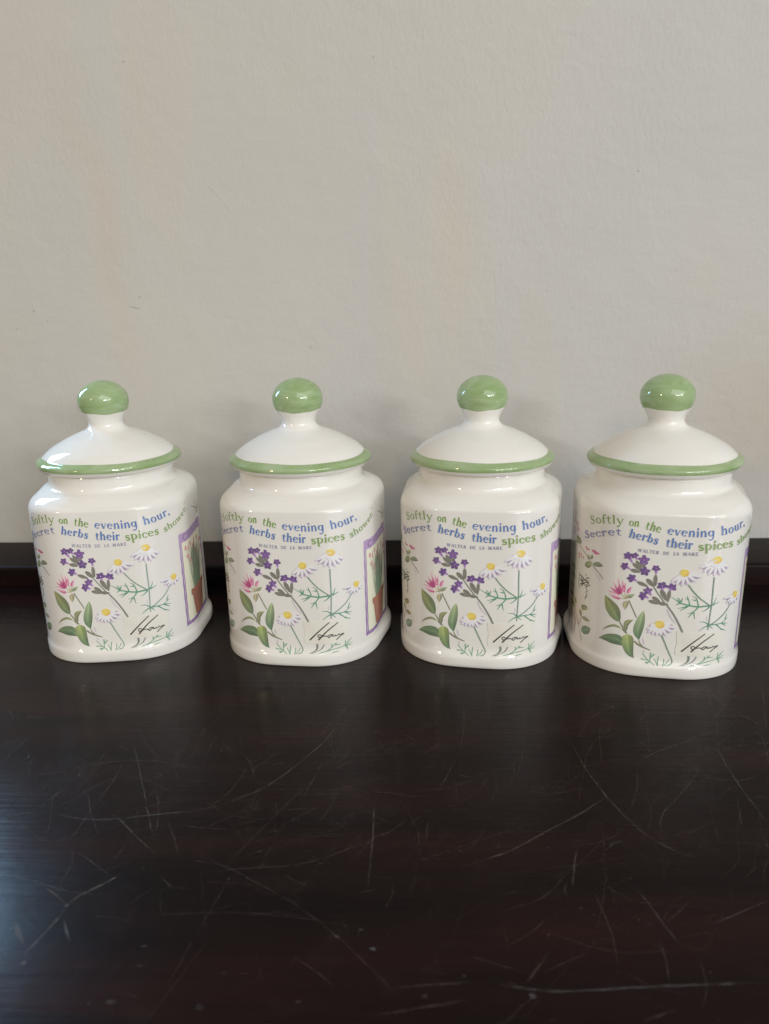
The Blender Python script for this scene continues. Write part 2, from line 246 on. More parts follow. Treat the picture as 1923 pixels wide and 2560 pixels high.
SCRATCH=[
([(-128.4,218.6),(-117.5,216.0),(-105.9,216.2),(-91.8,219.0),(-77.5,221.5)],0.5,0.8),
([(-77.5,221.5),(-65.7,228.2),(-56.9,235.8),(-47.7,249.8),(-38.8,267.7),(-33.4,292.6)],0.45,0.8),
([(-71.5,191.7),(-57.8,194.1),(-43.1,195.7),(-33.8,198.8),(-23.7,204.4),(-10.9,211.9)],0.4,0.5),
([(-116.3,261.6),(-107.7,244.3),(-99.0,226.3),(-89.0,205.7)],0.5,0.55),
([(-115.9,250.3),(-114.9,236.9),(-116.2,220.8),(-117.1,204.0)],0.5,0.5),
([(-106.7,218.4),(-96.4,208.4),(-85.0,198.7)],0.5,0.5),
([(-108.0,218.4),(-101.6,213.6),(-96.4,208.4)],0.4,0.5),
([(-97.0,231.7),(-92.6,221.2),(-89.4,208.0)],0.5,0.4),
([(-87.0,227.8),(-95.1,223.7),(-99.7,219.8),(-96.2,211.3)],0.4,0.4),
([(-122.6,234.0),(-116.6,220.7),(-108.6,208.7)],0.5,0.35),
([(-105.5,178.5),(-103.0,182.7),(-98.0,186.7),(-93.7,191.7)],1.1,0.8),
([(-109.9,160.3),(-107.4,167.6),(-105.8,175.3),(-105.5,178.5)],1.0,0.5),
([(-104.5,173.6),(-101.3,168.6),(-98.8,165.3)],1.2,0.5),
([(-117.9,172.4),(-115.0,168.2),(-111.6,164.2)],2.0,0.9),
([(-116.0,185.3),(-109.8,181.6),(-105.5,178.5)],0.8,0.5),
([(-132.2,190.3),(-121.9,188.1),(-111.1,184.4),(-98.5,182.3)],0.7,0.3),
([(-111.2,199.7),(-103.6,194.6),(-97.2,190.1)],0.6,0.4),
([(-129.5,244.7),(-129.1,239.6),(-131.6,238.1)],1.0,0.6),
([(-154.9,254.5),(-153.8,250.5),(-155.2,249.4)],0.6,0.6),
([(-100.7,240.0),(-99.9,241.5),(-97.7,240.4),(-99.0,238.9),(-100.7,240.0)],0.5,0.9),
([(-97.2,243.0),(-95.9,253.7),(-93.7,265.3)],0.4,0.35),
([(-126.6,303.1),(-127.9,288.7),(-130.0,275.4)],0.35,0.4),
([(-81.7,276.0),(-84.6,260.4),(-83.8,237.5)],0.35,0.35),
([(-38.9,253.0),(-41.0,241.0),(-43.6,228.6)],0.45,0.4),
([(-18.5,226.5),(-17.8,208.4),(-18.1,185.7)],0.5,0.3),
([(-145.3,217.7),(-141.0,217.5),(-137.4,218.8)],0.6,0.6),
([(-182.5,287.1),(-177.3,282.3),(-171.8,274.9)],0.4,0.4),
([(-167.9,279.4),(-159.6,279.5)],0.4,0.5),
([(-97.7,205.5),(-98.3,198.9),(-101.3,194.6)],0.5,0.35),
([(-87.3,215.1),(-82.6,207.0),(-79.1,199.3)],0.5,0.35),
([(-39.6,266.0),(-36.1,256.2),(-34.5,250.0)],0.4,0.35),
([(-53.5,227.1),(-51.5,220.7),(-51.4,215.8)],0.5,0.3),
([(-82.5,191.0),(-78.2,187.1),(-75.4,185.3)],0.7,0.35),
([(-135.0,219.1),(-132.2,229.7),(-128.8,233.9)],0.5,0.35),
([(-125.3,206.1),(-128.2,215.5),(-134.6,231.0)],0.5,0.3),
([(-126.3,273.6),(-113.2,276.5),(-91.6,279.2)],0.3,0.4),
([(-58.4,230.3),(-59.2,221.9),(-57.9,221.9)],0.5,0.4),
([(63.8,232.6),(51.4,222.1),(38.8,213.0),(27.0,204.4),(17.5,199.4),(9.6,195.9)],0.55,0.85),
([(55.8,264.0),(58.0,247.0),(62.6,229.3),(68.1,215.9),(73.0,208.6),(81.4,202.1),(83.5,204.0)],0.5,0.75),
([(110.3,265.6),(109.7,253.8),(109.7,238.1),(110.5,227.6),(110.9,216.8)],0.5,0.6),
([(120.6,303.2),(117.9,285.7),(113.1,268.1)],0.4,0.5),
([(76.6,248.5),(81.8,254.9),(95.8,263.0),(109.3,270.6),(124.0,277.6)],0.4,0.6),
([(121.7,309.4),(124.1,293.3),(129.3,283.9),(134.3,272.6)],0.4,0.6),
([(101.4,249.9),(88.4,233.7),(77.9,221.4),(75.5,212.6),(75.1,208.1)],0.45,0.55),
([(96.8,249.1),(101.2,242.0),(112.6,241.1),(118.8,245.2)],0.45,0.6),
([(87.8,251.2),(95.0,249.1),(103.4,248.5)],0.4,0.5),
([(91.8,217.6),(84.3,213.4),(76.9,211.5)],0.5,0.4),
([(147.3,313.9),(142.5,297.4),(134.1,275.1)],0.4,0.5),
([(123.7,276.7),(118.3,269.8),(105.1,258.3),(93.7,250.6)],0.35,0.4),
([(10.7,253.0),(7.7,243.3),(4.9,236.2)],0.45,0.6),
([(15.4,292.2),(14.9,273.6),(11.8,255.4)],0.35,0.4),
([(9.0,243.3),(15.5,241.3),(23.1,239.3)],0.35,0.5),
([(33.8,235.4),(41.7,231.8),(52.2,235.0),(58.9,234.7)],0.4,0.5),
([(47.5,205.9),(45.1,199.0),(42.4,188.1)],0.7,0.45),
([(62.5,209.0),(58.5,207.8),(55.8,204.5)],0.7,0.4),
([(41.1,190.9),(39.8,187.1),(41.2,183.5)],0.8,0.45),
([(48.2,187.3),(49.7,178.4),(50.0,168.5),(49.5,160.9)],0.6,0.35),
([(60.1,190.4),(63.0,183.1),(65.0,176.2),(67.6,167.8)],0.7,0.4),
([(32.2,165.7),(28.3,160.3),(24.6,155.5)],1.0,0.45),
([(43.7,165.6),(36.1,162.4),(29.3,158.9)],0.7,0.3),
([(14.3,156.3),(21.4,154.5),(29.8,153.6),(39.5,154.0),(57.8,155.7),(86.1,157.6)],0.9,0.5),
([(-14.7,145.3),(-5.9,147.1),(10.2,150.6)],1.0,0.35),
([(51.6,145.9),(55.4,147.3),(60.3,149.1)],1.6,0.4),
([(78.1,176.1),(87.5,180.2),(97.7,185.3)],0.7,0.35),
([(-18.5,225.8),(-17.9,209.5),(-17.9,197.6)],0.5,0.4),
([(0.5,218.1),(-0.5,213.3),(-0.3,207.6)],0.8,0.35),
([(-19.0,208.3),(-12.9,211.3),(-6.7,217.9)],0.5,0.4),
([(58.6,274.2),(63.5,279.5),(71.3,284.2)],0.35,0.4),
([(70.7,281.4),(67.5,267.5),(64.1,247.1)],0.35,0.35),
([(106.4,231.4),(103.8,222.6),(101.7,214.9)],0.5,0.35),
([(130.3,270.0),(128.1,260.2),(124.7,249.6)],0.4,0.45),
([(93.9,193.1),(98.5,197.7),(102.4,200.3)],0.6,0.35),
([(62.0,170.4),(62.2,163.4),(60.9,156.9)],0.6,0.3),
([(-9.1,153.1),(-1.8,154.3),(10.5,155.6)],0.8,0.3),
([(82.7,295.2),(91.6,294.5)],0.4,0.5),
([(89.6,283.5),(87.0,271.1),(84.5,259.6)],0.35,0.35),
([(39.9,277.5),(36.5,257.3),(31.7,239.5)],0.35,0.3)]
SPECK=[
((-69.4,279.8),1.2,0.5),
((-105.6,178.0),2.0,0.9),
((-105.7,172.7),1.6,0.6),
((-106.6,170.1),1.5,0.5),
((-120.3,195.4),1.2,0.7),
((-27.5,216.3),0.9,0.8),
((-40.1,195.7),0.9,0.7),
((-33.5,196.7),1.4,0.5),
((-53.3,201.5),2.0,0.5),
((-60.4,189.5),1.5,0.45),
((-57.2,146.5),3.2,0.5),
((-15.0,165.2),2.2,0.6),
((-77.5,164.3),1.8,0.4),
((-32.7,148.7),1.8,0.4),
((-53.6,156.5),1.8,0.35),
((-80.2,147.3),4.0,0.3),
((-76.3,158.1),2.6,0.35),
((-108.1,158.0),3.0,0.5),
((-117.4,169.4),1.6,0.7),
((-18.8,171.5),2.0,0.4),
((-88.1,193.1),1.0,0.6),
((-68.6,193.5),1.0,0.5),
((-83.3,200.3),0.8,0.6),
((-78.8,208.8),1.0,0.4),
((-62.3,210.3),1.4,0.45),
((-101.6,209.5),1.0,0.5),
((-25.2,168.9),2.2,0.3),
((-59.9,196.6),0.8,0.5),
((-45.1,216.0),0.8,0.5),
((-122.6,271.9),0.8,0.5),
((-142.2,321.0),0.6,0.7),
((-105.7,310.2),0.5,0.6),
((16.1,251.6),0.8,0.8),
((68.6,247.9),0.9,0.6),
((29.2,231.9),0.8,0.5),
((25.7,152.1),3.2,0.5),
((-1.0,151.0),2.0,0.4),
((-15.1,165.2),2.2,0.5),
((10.3,202.9),1.6,0.4),
((60.5,198.3),0.9,0.6),
((60.6,192.6),0.9,0.5),
((43.4,180.8),1.6,0.4),
((46.6,178.3),1.4,0.4),
((22.4,195.9),0.9,0.45),
((43.1,204.4),0.8,0.5),
((53.9,200.7),0.9,0.45),
((61.3,175.7),2.0,0.35),
((58.6,176.9),1.4,0.4),
((97.0,226.7),0.7,0.5),
((106.7,207.2),1.0,0.6),
((73.0,244.4),0.7,0.5)]

# ------------------------------------------------------------------ helpers
rng = random.Random(7)
def tag(o, label=None, cat=None, group=None, kind=None):
    if label: o['label'] = label
    if cat: o['category'] = cat
    if group: o['group'] = group
    if kind: o['kind'] = kind
    return o
def new_obj(name, mesh, mat=None, parent=None):
    o = bpy.data.objects.new(name, mesh); col.objects.link(o)
    if mat is not None and mesh is not None and not mesh.materials: mesh.materials.append(mat)
    if parent is not None: o.parent = parent
    return o
def mesh_from(name, v, f, smooth=True):
    m = bpy.data.meshes.new(name); m.from_pydata([tuple(p) for p in v], [], f); m.update()
    if smooth: m.polygons.foreach_set('use_smooth', [True] * len(m.polygons))
    return m

# node helpers
class NT:
    def __init__(s, name):
        s.m = bpy.data.materials.new(name); s.m.use_nodes = True; s.t = s.m.node_tree; s.n = s.t.nodes
        s.b = s.n['Principled BSDF']; s.out = s.n['Material Output']
    def add(s, typ, **kw):
        n = s.n.new(typ)
        for k, v in kw.items():
            if k.startswith('i_'):
                key = k[2:]; key = int(key) if key.isdigit() else key
                n.inputs[key].default_value = v
            else: setattr(n, k, v)
        return n
    def link(s, a, b): s.t.links.new(a, b)
    def noise(s, vec, scale, detail=3, rough=.5, dist=0.0):
        n = s.add('ShaderNodeTexNoise'); n.inputs['Scale'].default_value = scale; n.inputs['Detail'].default_value = detail
        n.inputs['Roughness'].default_value = rough; n.inputs['Distortion'].default_value = dist
        if vec is not None: s.link(vec, n.inputs['Vector'])
        return n.outputs['Fac']
    def mapping(s, scale=(1, 1, 1), rot=(0, 0, 0), coord='Object'):
        tc = s.add('ShaderNodeTexCoord'); mp = s.add('ShaderNodeMapping')
        mp.inputs['Scale'].default_value = scale; mp.inputs['Rotation'].default_value = rot
        s.link(tc.outputs[coord], mp.inputs['Vector']); return mp.outputs['Vector']
    def ramp(s, fac, stops):
        r = s.add('ShaderNodeValToRGB'); e = r.color_ramp.elements
        while len(e) < len(stops): e.new(.5)
        for k, (p, c) in enumerate(stops): e[k].position = p; e[k].color = (*c, 1) if len(c) == 3 else c
        s.link(fac, r.inputs['Fac']); return r.outputs['Color']
    def mix(s, fac, a, b, typ='MIX'):
        m = s.add('ShaderNodeMix', data_type='RGBA', blend_type=typ)
        for v, i in ((fac, 0), (a, 6), (b, 7)):
            if hasattr(v, 'is_output'): s.link(v, m.inputs[i])
            else: m.inputs[i].default_value = v if i == 0 else (*v, 1)
        return m.outputs[2]
    def mathn(s, op, a, b):
        m = s.add('ShaderNodeMath', operation=op)
        for v, i in ((a, 0), (b, 1)):
            if hasattr(v, 'is_output'): s.link(v, m.inputs[i])
            else: m.inputs[i].default_value = v
        return m.outputs[0]
    def bump(s, h, strength, dist):
        b = s.add('ShaderNodeBump'); b.inputs['Strength'].default_value = strength; b.inputs['Distance'].default_value = dist
        s.link(h, b.inputs['Height']); return b
    def set(s, **kw):
        for k, v in kw.items():
            k = k.replace('_', ' ')
            if hasattr(v, 'is_output'): s.link(v, s.b.inputs[k])
            else: s.b.inputs[k].default_value = v

GLAZE = (0.80, 0.775, 0.725)
def mat_glaze():
    t = NT('cream_glaze'); v = t.mapping()
    n = t.noise(v, 60, 3); c = t.mix(n, (0.85, 0.82, 0.76), (0.885, 0.858, 0.805))
    sp = t.noise(v, 900, 2); spm = t.ramp(sp, [(0.0, (0, 0, 0)), (0.775, (0, 0, 0)), (0.80, (1, 1, 1))])
    c = t.mix(t.mathn('MULTIPLY', spm, .45), c, (0.30, 0.26, 0.22))
    t.set(Base_Color=c, Roughness=0.045, IOR=1.52)
    wv = t.noise(v, 110, 3); bp = t.bump(wv, .06, .0005); t.link(bp.outputs[0], t.b.inputs['Normal'])
    return t.m
def mat_green():
    t = NT('green_glaze'); v = t.mapping(scale=(1, 1, 3.2), rot=(.5, .3, 0))
    oi = t.add('ShaderNodeObjectInfo'); av = t.add('ShaderNodeVectorMath', operation='ADD'); t.link(v, av.inputs[0]); t.link(oi.outputs['Random'], av.inputs[1]); v = av.outputs[0]
    n = t.noise(v, 70, 4, .6, .6); c = t.ramp(n, [(.25, (.255, .37, .15)), (.5, (.34, .455, .225)), (.75, (.47, .565, .355))])
    t.set(Base_Color=c, Roughness=0.04, IOR=1.52)
    return t.m
def mat_print():
    t = NT('printed_transfer'); a = t.add('ShaderNodeVertexColor', layer_name='Col')
    n = t.noise(t.mapping(), 1500, 3); c = t.mix(t.mathn('MULTIPLY', n, .2), a.outputs['Color'], (0.86, 0.83, 0.80))
    t.set(Base_Color=c, Roughness=0.06, IOR=1.52); return t.m
def mat_sticker():
    t = NT('paper_label'); a = t.add('ShaderNodeVertexColor', layer_name='Col')
    t.set(Base_Color=a.outputs['Color'], Roughness=0.3); return t.m
def mat_wall():
    t = NT('plaster_paint')
    v0 = t.mapping()
    big = t.noise(v0, 5.5, 4, .55); mid = t.noise(v0, 22, 4, .6)
    c = t.ramp(big, [(.3, (.558, .542, .510)), (.5, (.588, .570, .530)), (.72, (.61, .578, .515))])
    c = t.mix(t.mathn('MULTIPLY', mid, .28), c, (.52, .50, .47))
    # faint yellowed runs
    vs = t.mapping(scale=(9, 1, 1.7), rot=(0, R(14), 0)); st = t.noise(vs, 1.6, 3, .5)
    stm = t.ramp(st, [(.57, (0, 0, 0)), (.75, (1, 1, 1))]); c = t.mix(t.mathn('MULTIPLY', stm, .35), c, (.62, .53, .41))
    # one old run at the left and a damp patch low on the right
    tc = t.add('ShaderNodeTexCoord'); sx = t.add('ShaderNodeSeparateXYZ'); t.link(tc.outputs['Object'], sx.inputs[0])
    wob = t.mathn('MULTIPLY', t.mathn('SUBTRACT', t.noise(v0, 18, 3), .5), .05)
    def blob(cx, cz, rx, rz, slant=0.0):
        dx = t.mathn('DIVIDE', t.mathn('ADD', t.mathn('SUBTRACT', t.mathn('SUBTRACT', sx.outputs[0], cx), t.mathn('MULTIPLY', t.mathn('SUBTRACT', sx.outputs[2], cz), slant)), wob), rx)
        dz = t.mathn('DIVIDE', t.mathn('SUBTRACT', sx.outputs[2], cz), rz)
        e = t.mathn('MULTIPLY', t.mathn('ADD', t.mathn('MULTIPLY', dx, dx), t.mathn('MULTIPLY', dz, dz)), -1.0)
        return t.mathn('POWER', 2.718, e)
    c = t.mix(t.mathn('MULTIPLY', blob(-.19, .215, .012, .08, -.10), .24), c, (.60, .49, .34))
    c = t.mix(t.mathn('MULTIPLY', blob(.20, .085, .045, .05), .40), c, (.50, .40, .30))
    c = t.mix(t.mathn('MULTIPLY', blob(-.245, .31, .05, .06), .2), c, (.58, .50, .40))
    # flecks of dirt
    sp = t.noise(v0, 150, 2, .5); spm = t.ramp(sp, [(.0, (0, 0, 0)), (.80, (0, 0, 0)), (.83, (1, 1, 1))])
    c = t.mix(t.mathn('MULTIPLY', spm, .5), c, (.33, .29, .25))
    # brushed plaster relief, slanting strokes
    va = t.mapping(scale=(1.0, 1, .5), rot=(0, R(-34), 0)); f1 = t.noise(va, 380, 3, .55, .3)
    vb = t.mapping(scale=(.6, 1, 1.0), rot=(0, R(12), 0)); f2 = t.noise(vb, 130, 3, .55, .2)
    msk = t.ramp(t.noise(v0, 9, 2), [(.35, (.25, .25, .25)), (.65, (1, 1, 1))])
    f3 = t.noise(v0, 900, 2, .6)
    h = t.mathn('ADD', t.mathn('MULTIPLY', t.mathn('MULTIPLY', f1, .7), msk), t.mathn('MULTIPLY', f2, .8)); h = t.mathn('ADD', h, t.mathn('MULTIPLY', f3, .22))
    h = t.mathn('ADD', h, t.mathn('MULTIPLY', t.noise(v0, 28, 2), 2.2))
    bp = t.bump(h, .42, .0010); t.link(bp.outputs[0], t.b.inputs['Normal'])
    t.set(Base_Color=c, Roughness=.62, IOR=1.42); return t.m
def mat_table(name, spec=.12, rr=0.0):
    t = NT(name)
    vg = t.mapping(scale=(.05, 1.0, 1.0)); g1 = t.noise(vg, 420, 4, .6); g2 = t.noise(t.mapping(scale=(.12, 1, 1)), 46, 4, .55, .4)
    c = t.ramp(g2, [(.3, (.0044, .0021, .0023)), (.5, (.0105, .0041, .0040)), (.75, (.026, .0080, .0066))])
    c = t.mix(t.mathn('MULTIPLY', g1, .55), c, (.006, .004, .004))
    v0 = t.mapping(); dst = t.noise(v0, 14, 5, .65)
    r = t.ramp(dst, [(.3, (.20 + rr, .20 + rr, .20 + rr)), (.7, (.31 + rr, .31 + rr, .31 + rr))])
    # rubbed haze spots
    c = t.mix(t.mathn('MULTIPLY', t.ramp(t.noise(v0, 60, 4, .6), [(.55, (0, 0, 0)), (.75, (1, 1, 1))]), .22), c, (.034, .022, .020))
    fine = t.ramp(t.noise(v0, 1100, 2), [(.0, (0, 0, 0)), (.72, (0, 0, 0)), (.78, (1, 1, 1))]); c = t.mix(t.mathn('MULTIPLY', fine, .3), c, (.11, .095, .09))
    h = t.mathn('ADD', t.mathn('MULTIPLY', g1, 1.0), t.mathn('MULTIPLY', t.noise(v0, 85, 3), .7))
    bp = t.bump(h, .14, .0006); t.link(bp.outputs[0], t.b.inputs['Normal'])
    t.set(Base_Color=c, Roughness=r, IOR=1.45, Specular_IOR_Level=spec, Specular_Tint=(1.0, .90, .86, 1))
    return t.m
def mat_scratch():
    t = NT('scratched_varnish'); a = t.add('ShaderNodeVertexColor', layer_name='Col')
    n = t.ramp(t.noise(t.mapping(), 260, 4, .7), [(.36, (.12, .12, .12)), (.62, (1, 1, 1))])
    al = t.mathn('MULTIPLY', a.outputs['Alpha'], n)
    t.link(a.outputs['Color'], t.b.inputs['Base Color']); t.set(Roughness=.5)
    tr = t.add('ShaderNodeBsdfTransparent'); mx = t.add('ShaderNodeMixShader')
    t.link(al, mx.inputs[0]); t.link(tr.outputs[0], mx.inputs[1]); t.link(t.b.outputs[0], mx.inputs[2]); t.link(mx.outputs[0], t.out.inputs['Surface'])
    return t.m
M = dict(glaze=mat_glaze(), green=mat_green(), printed=mat_print(), sticker=mat_sticker(), wall=mat_wall(), table=mat_table('dark_varnished_wood'), rail=mat_table('dark_wood_rail', .12, .2), scratch=mat_scratch())

# ------------------------------------------------------------------ setting
def box_mesh(name, x0, x1, y0, y1, z0, z1, bev=0.0, seg=3):
    bm = bmesh.new(); bmesh.ops.create_cube(bm, size=1)
    for v in bm.verts: v.co = Vector(((x0 + x1) / 2 + v.co.x * (x1 - x0), (y0 + y1) / 2 + v.co.y * (y1 - y0), (z0 + z1) / 2 + v.co.z * (z1 - z0)))
    if bev: bmesh.ops.bevel(bm, geom=list(bm.edges), offset=bev, segments=seg, profile=.5, affect='EDGES')
    m = bpy.data.meshes.new(name); bm.to_mesh(m); bm.free()
    m.polygons.foreach_set('use_smooth', [bool(bev)] * len(m.polygons)); return m
WY, LY, LH = 0.4766, 0.4265, 0.0129
wall = new_obj('wall', box_mesh('wall', -1.3, 1.3, WY, WY + .08, -.25, 1.5), M['wall'])
tag(wall, 'off-white rough plastered wall behind the jars', 'wall', kind='structure')
table = new_obj('table_top', box_mesh('table_top', -.75, .75, -.12, WY - .001, -.03, 0.0, .0025), M['table'])
tag(table, 'dark brown varnished wooden table top with scratches', 'table', kind='structure')
ledge = new_obj('back_rail', box_mesh('back_rail', -.749, .749, LY, WY - .0015, -.01, LH, .0022, 4), M['rail'], table)

def catmull(pts, step):
    P = [np.array(p, float) for p in pts]
    if len(P) == 2:
        n = max(1, int(np.linalg.norm(P[1] - P[0]) / step)); return [P[0] + (P[1] - P[0]) * k / n for k in range(n + 1)]
    Q = [2 * P[0] - P[1]] + P + [2 * P[-1] - P[-2]]; out = []
    for i in range(1, len(Q) - 2):
        p0, p1, p2, p3 = Q[i - 1:i + 3]; n = max(1, int(np.linalg.norm(p2 - p1) / step))
        for k in range(n):
            t = k / n
            out.append(.5 * ((2 * p1) + (p2 - p0) * t + (2 * p0 - 5 * p1 + 4 * p2 - p3) * t * t + (3 * p1 - p0 - 3 * p2 + p3) * t ** 3))
    out.append(P[-1]); return out
def normals2(pts):
    out = []
    for i in range(len(pts)):
        a = pts[max(0, i - 1)]; b = pts[min(len(pts) - 1, i + 1)]; d = b - a; l = math.hypot(*d) or 1
        out.append(np.array((-d[1] / l, d[0] / l)))
    return out

# scratches, dents and dust worn into the varnish (flat marks lying on the wood)
sv, sf, sc_ = [], [], []
def mark_strip(pts, w, strength, colr, z):
    pts = catmull(pts, 3.0); nn = normals2(pts); N = len(pts); b = len(sv)
    for i, (p, n) in enumerate(zip(pts, nn)):
        t = i / (N - 1); fade = min(1, 5 * t + .1, 5 * (1 - t) + .1); ww = w * (.55 + .45 * fade) * rng.uniform(.7, 1.25) / 2
        j = n * rng.uniform(-.12, .12)
        for sgn in (-1, 1):
            q = p + j + n * sgn * ww; sv.append((q[0] / 1000, q[1] / 1000, z)); sc_.append((*colr, strength * fade))
    for i in range(N - 1): sf.append((b + 2 * i, b + 2 * i + 1, b + 2 * i + 3, b + 2 * i + 2))
def mark_spot(c, size, strength, colr, z):
    b = len(sv); k = 9; sv.append((c[0] / 1000, c[1] / 1000, z)); sc_.append((*colr, strength)); ph = rng.random() * 6
    ex, ey = rng.uniform(.7, 1.3), rng.uniform(.5, .9)
    for i in range(k):
        a = i / k * 6.2832; r = size / 2 * rng.uniform(.7, 1.2)
        sv.append(((c[0] + math.cos(a + ph) * r * ex) / 1000, (c[1] + math.sin(a + ph) * r * ey) / 1000, z)); sc_.append((*colr, strength * .15))
    for i in range(k): sf.append((b, b + 1 + i, b + 1 + (i + 1) % k))
TAN = (.34, .255, .20); GREY = (.36, .35, .35)
zz = .00008
for k, (pts, w, s) in enumerate(SCRATCH):
    mark_strip(pts, w * .62, s * .34, TAN if k % 3 else GREY, zz); zz += 2e-6
for c, size, s in SPECK:
    mark_spot(c, size * .75, s * .45, GREY, zz); zz += 2e-6
for k in range(1200):     # hairline rubbing, gathered where things were slid about
    cx, cy, sx, sy = rng.choice(((-75, 225, 60, 30), (-60, 255, 50, 30), (95, 235, 70, 40), (20, 190, 90, 35), (0, 260, 200, 90), (130, 280, 50, 40)))
    x, y = rng.gauss(cx, sx), rng.gauss(cy, sy)
    if not 100 < y < 405: continue
    a = rng.choice((rng.gauss(.25, .4), rng.gauss(1.2, .5), rng.uniform(0, 3.14))); l = 4 + rng.expovariate(1 / 14); cv = rng.uniform(-.25, .25) * l
    d = np.array((math.cos(a), math.sin(a))); n = np.array((-d[1], d[0])); p = np.array((x, y))
    mark_strip([p, p + d * l / 2 + n * cv * .5, p + d * l], rng.uniform(.10, .26), rng.uniform(.03, .16), TAN, zz); zz += 5e-7
for k in range(420):     # dust and tiny nicks
    mark_spot((rng.uniform(-330, 330), rng.uniform(110, 415)), rng.uniform(.25, .8), rng.uniform(.1, .5), GREY, zz); zz += 5e-7
mark_spot((156.5, 296.5), 4.2, 1.4, (.002, .002, .002), zz + 1e-5); mark_spot((157.5, 295.5), 2.6, 1.6, (.002, .002, .002), zz + 2e-5)
sm = mesh_from('scratch_marks', sv, sf, False)
at = sm.color_attributes.new('Col', 'FLOAT_COLOR', 'POINT'); at.data.foreach_set('color', [x for c in sc_ for x in c])
tag(new_obj('scratch_marks', sm, M['scratch'], table), kind='stuff')

# a few flecks and a hair crack on the wall
wv_, wf_, wc_ = [], [], []
sv, sf, sc_ = wv_, wf_, wc_
def on_wall(me):
    for v in me.vertices: v.co = Vector((v.co.x, WY - v.co.z, v.co.y))
DK = (.16, .14, .12)
for (x, z, s, st) in ((-166.8, 294.9, 2.2, .5), (-26.7, 292.4, 3.2, .5), (121.3, 230.3, 2.6, .9), (-172, 168, 2.2, .6), (-238.8, 161.2, 3.4, .7), (-69.4, 136.2, 2.6, .8), (-118.9, 138.5, 2.0, .6), (-251.3, 150.7, 2.2, .5), (-61.8, 172.8, 2.4, .5), (-84, 180, 1.6, .5), (-231, 155, 1.6, .5), (147, 176, 2, .5), (148, 170, 1.8, .5), (139, 161, 2, .4), (122, 177, 2.4, .35), (110, 190, 2.2, .3)):
    mark_spot((x, z), s * .8, st * .65, DK, .0001 + len(wv_) * 1e-7)
mark_strip([(-180, 164), (-174.5, 161.5), (-171, 162)], .4, .55, DK, .00015)
mark_strip([(-127, 232), (-118, 222), (-111, 213)], .4, .2, DK, .00016)
wm = mesh_from('wall_marks', wv_, wf_, False); on_wall(wm); wm.flip_normals()
at = wm.color_attributes.new('Col', 'FLOAT_COLOR', 'POINT'); at.data.foreach_set('color', [x for c in wc_ for x in c])
tag(new_obj('wall_marks', wm, M['scratch'], wall), kind='stuff')

# ------------------------------------------------------------------ the jar's shape
def plan(wf, wb, d, r, bow):
    V = np.array([(0, d), (-wb, d), (-wf, -d), (wf, -d), (wb, d), (0, d)], float); pts = []; prev = V[0]
    for k in range(4):
        c = V[k + 1]; a = V[k]; b = V[k + 2]
        ua = (a - c) / np.linalg.norm(a - c); ub = (b - c) / np.linalg.norm(b - c); ang = math.acos(ua @ ub); t = r / math.tan(ang / 2)
        p0 = c + ua * t; p1 = c + ub * t; o = c + (ua + ub) / np.linalg.norm(ua + ub) * r / math.sin(ang / 2)
        a0 = math.atan2(*(p0 - o)[::-1]); a1 = math.atan2(*(p1 - o)[::-1]); da = (a1 - a0 + math.pi) % (2 * math.pi) - math.pi
        pts.append(np.linspace(prev, p0, 30, endpoint=False)); th = a0 + da * np.linspace(0, 1, 30, endpoint=False)
        pts.append(o + r * np.stack([np.cos(th), np.sin(th)], 1)); prev = p1
    pts.append(np.linspace(prev, V[-1], 30)); P = np.concatenate(pts); X = P[:, 0]; Y = P[:, 1].copy()
    Y -= bow * np.clip(1 - (X / wf) ** 2, 0, None) * (Y < 0) * np.clip(-Y / d, 0, 1)
    return np.stack([X, Y], 1)
def smooth_closed(P, n):
    Q = P[:-1].copy()
    for _ in range(n): Q = .5 * Q + .25 * (np.roll(Q, 1, 0) + np.roll(Q, -1, 0))
    return np.vstack([Q, Q[:1]])
PB = smooth_closed(plan(.0356899, .0409615, .0346922, .0228989, .0028240), 5)
PF = smooth_closed(plan(.0331161, .0483386, .0413618, .0335434, -.0017221), 5)
dd = np.linalg.norm(np.diff(PB, axis=0), axis=1); ARC = np.r_[0, np.cumsum(dd)]
i0 = [i for i in range(len(PB) - 1) if PB[i, 0] <= 0 < PB[i + 1, 0] and PB[i, 1] < 0][0]
ARC -= ARC[i0] + dd[i0] * (-PB[i0, 0]) / (PB[i0 + 1, 0] - PB[i0, 0])
FOOT_Z = [0, .0005, .0014, .0026, .0040, .0050, .0058, .0066, .0075, .0086, .0100, .2]
FOOT_K = [.66, .82, .95, 1.0, 1.0, .94, .76, .47, .20, .05, 0, 0]
def ring_at(z): return PB + (PF - PB) * np.interp(z, FOOT_Z, FOOT_K)
def surf(s, z):   # s, z in metres on the body wall
    k = np.interp(z, FOOT_Z, FOOT_K)
    bx = np.interp(s, ARC, PB[:, 0]); by = np.interp(s, ARC, PB[:, 1]); fx = np.interp(s, ARC, PF[:, 0]); fy = np.interp(s, ARC, PF[:, 1])
    return np.array((bx + (fx - bx) * k, by + (fy - by) * k, z))
def surf_n(s, z):
    a = surf(s + .0006, z) - surf(s - .0006, z); b = surf(s, z + .0004) - surf(s, z - .0004); n = np.cross(a, b); return n / np.linalg.norm(n)
def loft(rings, cap0=True, cap1=True):
    v, f = [], []; N = len(rings[0])
    for r in rings: v.extend(map(tuple, r))
    for k in range(len(rings) - 1):
        for i in range(N):
            j = (i + 1) % N; f.append((k * N + i, k * N + j, (k + 1) * N + j, (k + 1) * N + i))
    if cap0: f.append(tuple(range(N - 1, -1, -1)))
    if cap1: f.append(tuple((len(rings) - 1) * N + i for i in range(N)))
    return v, f
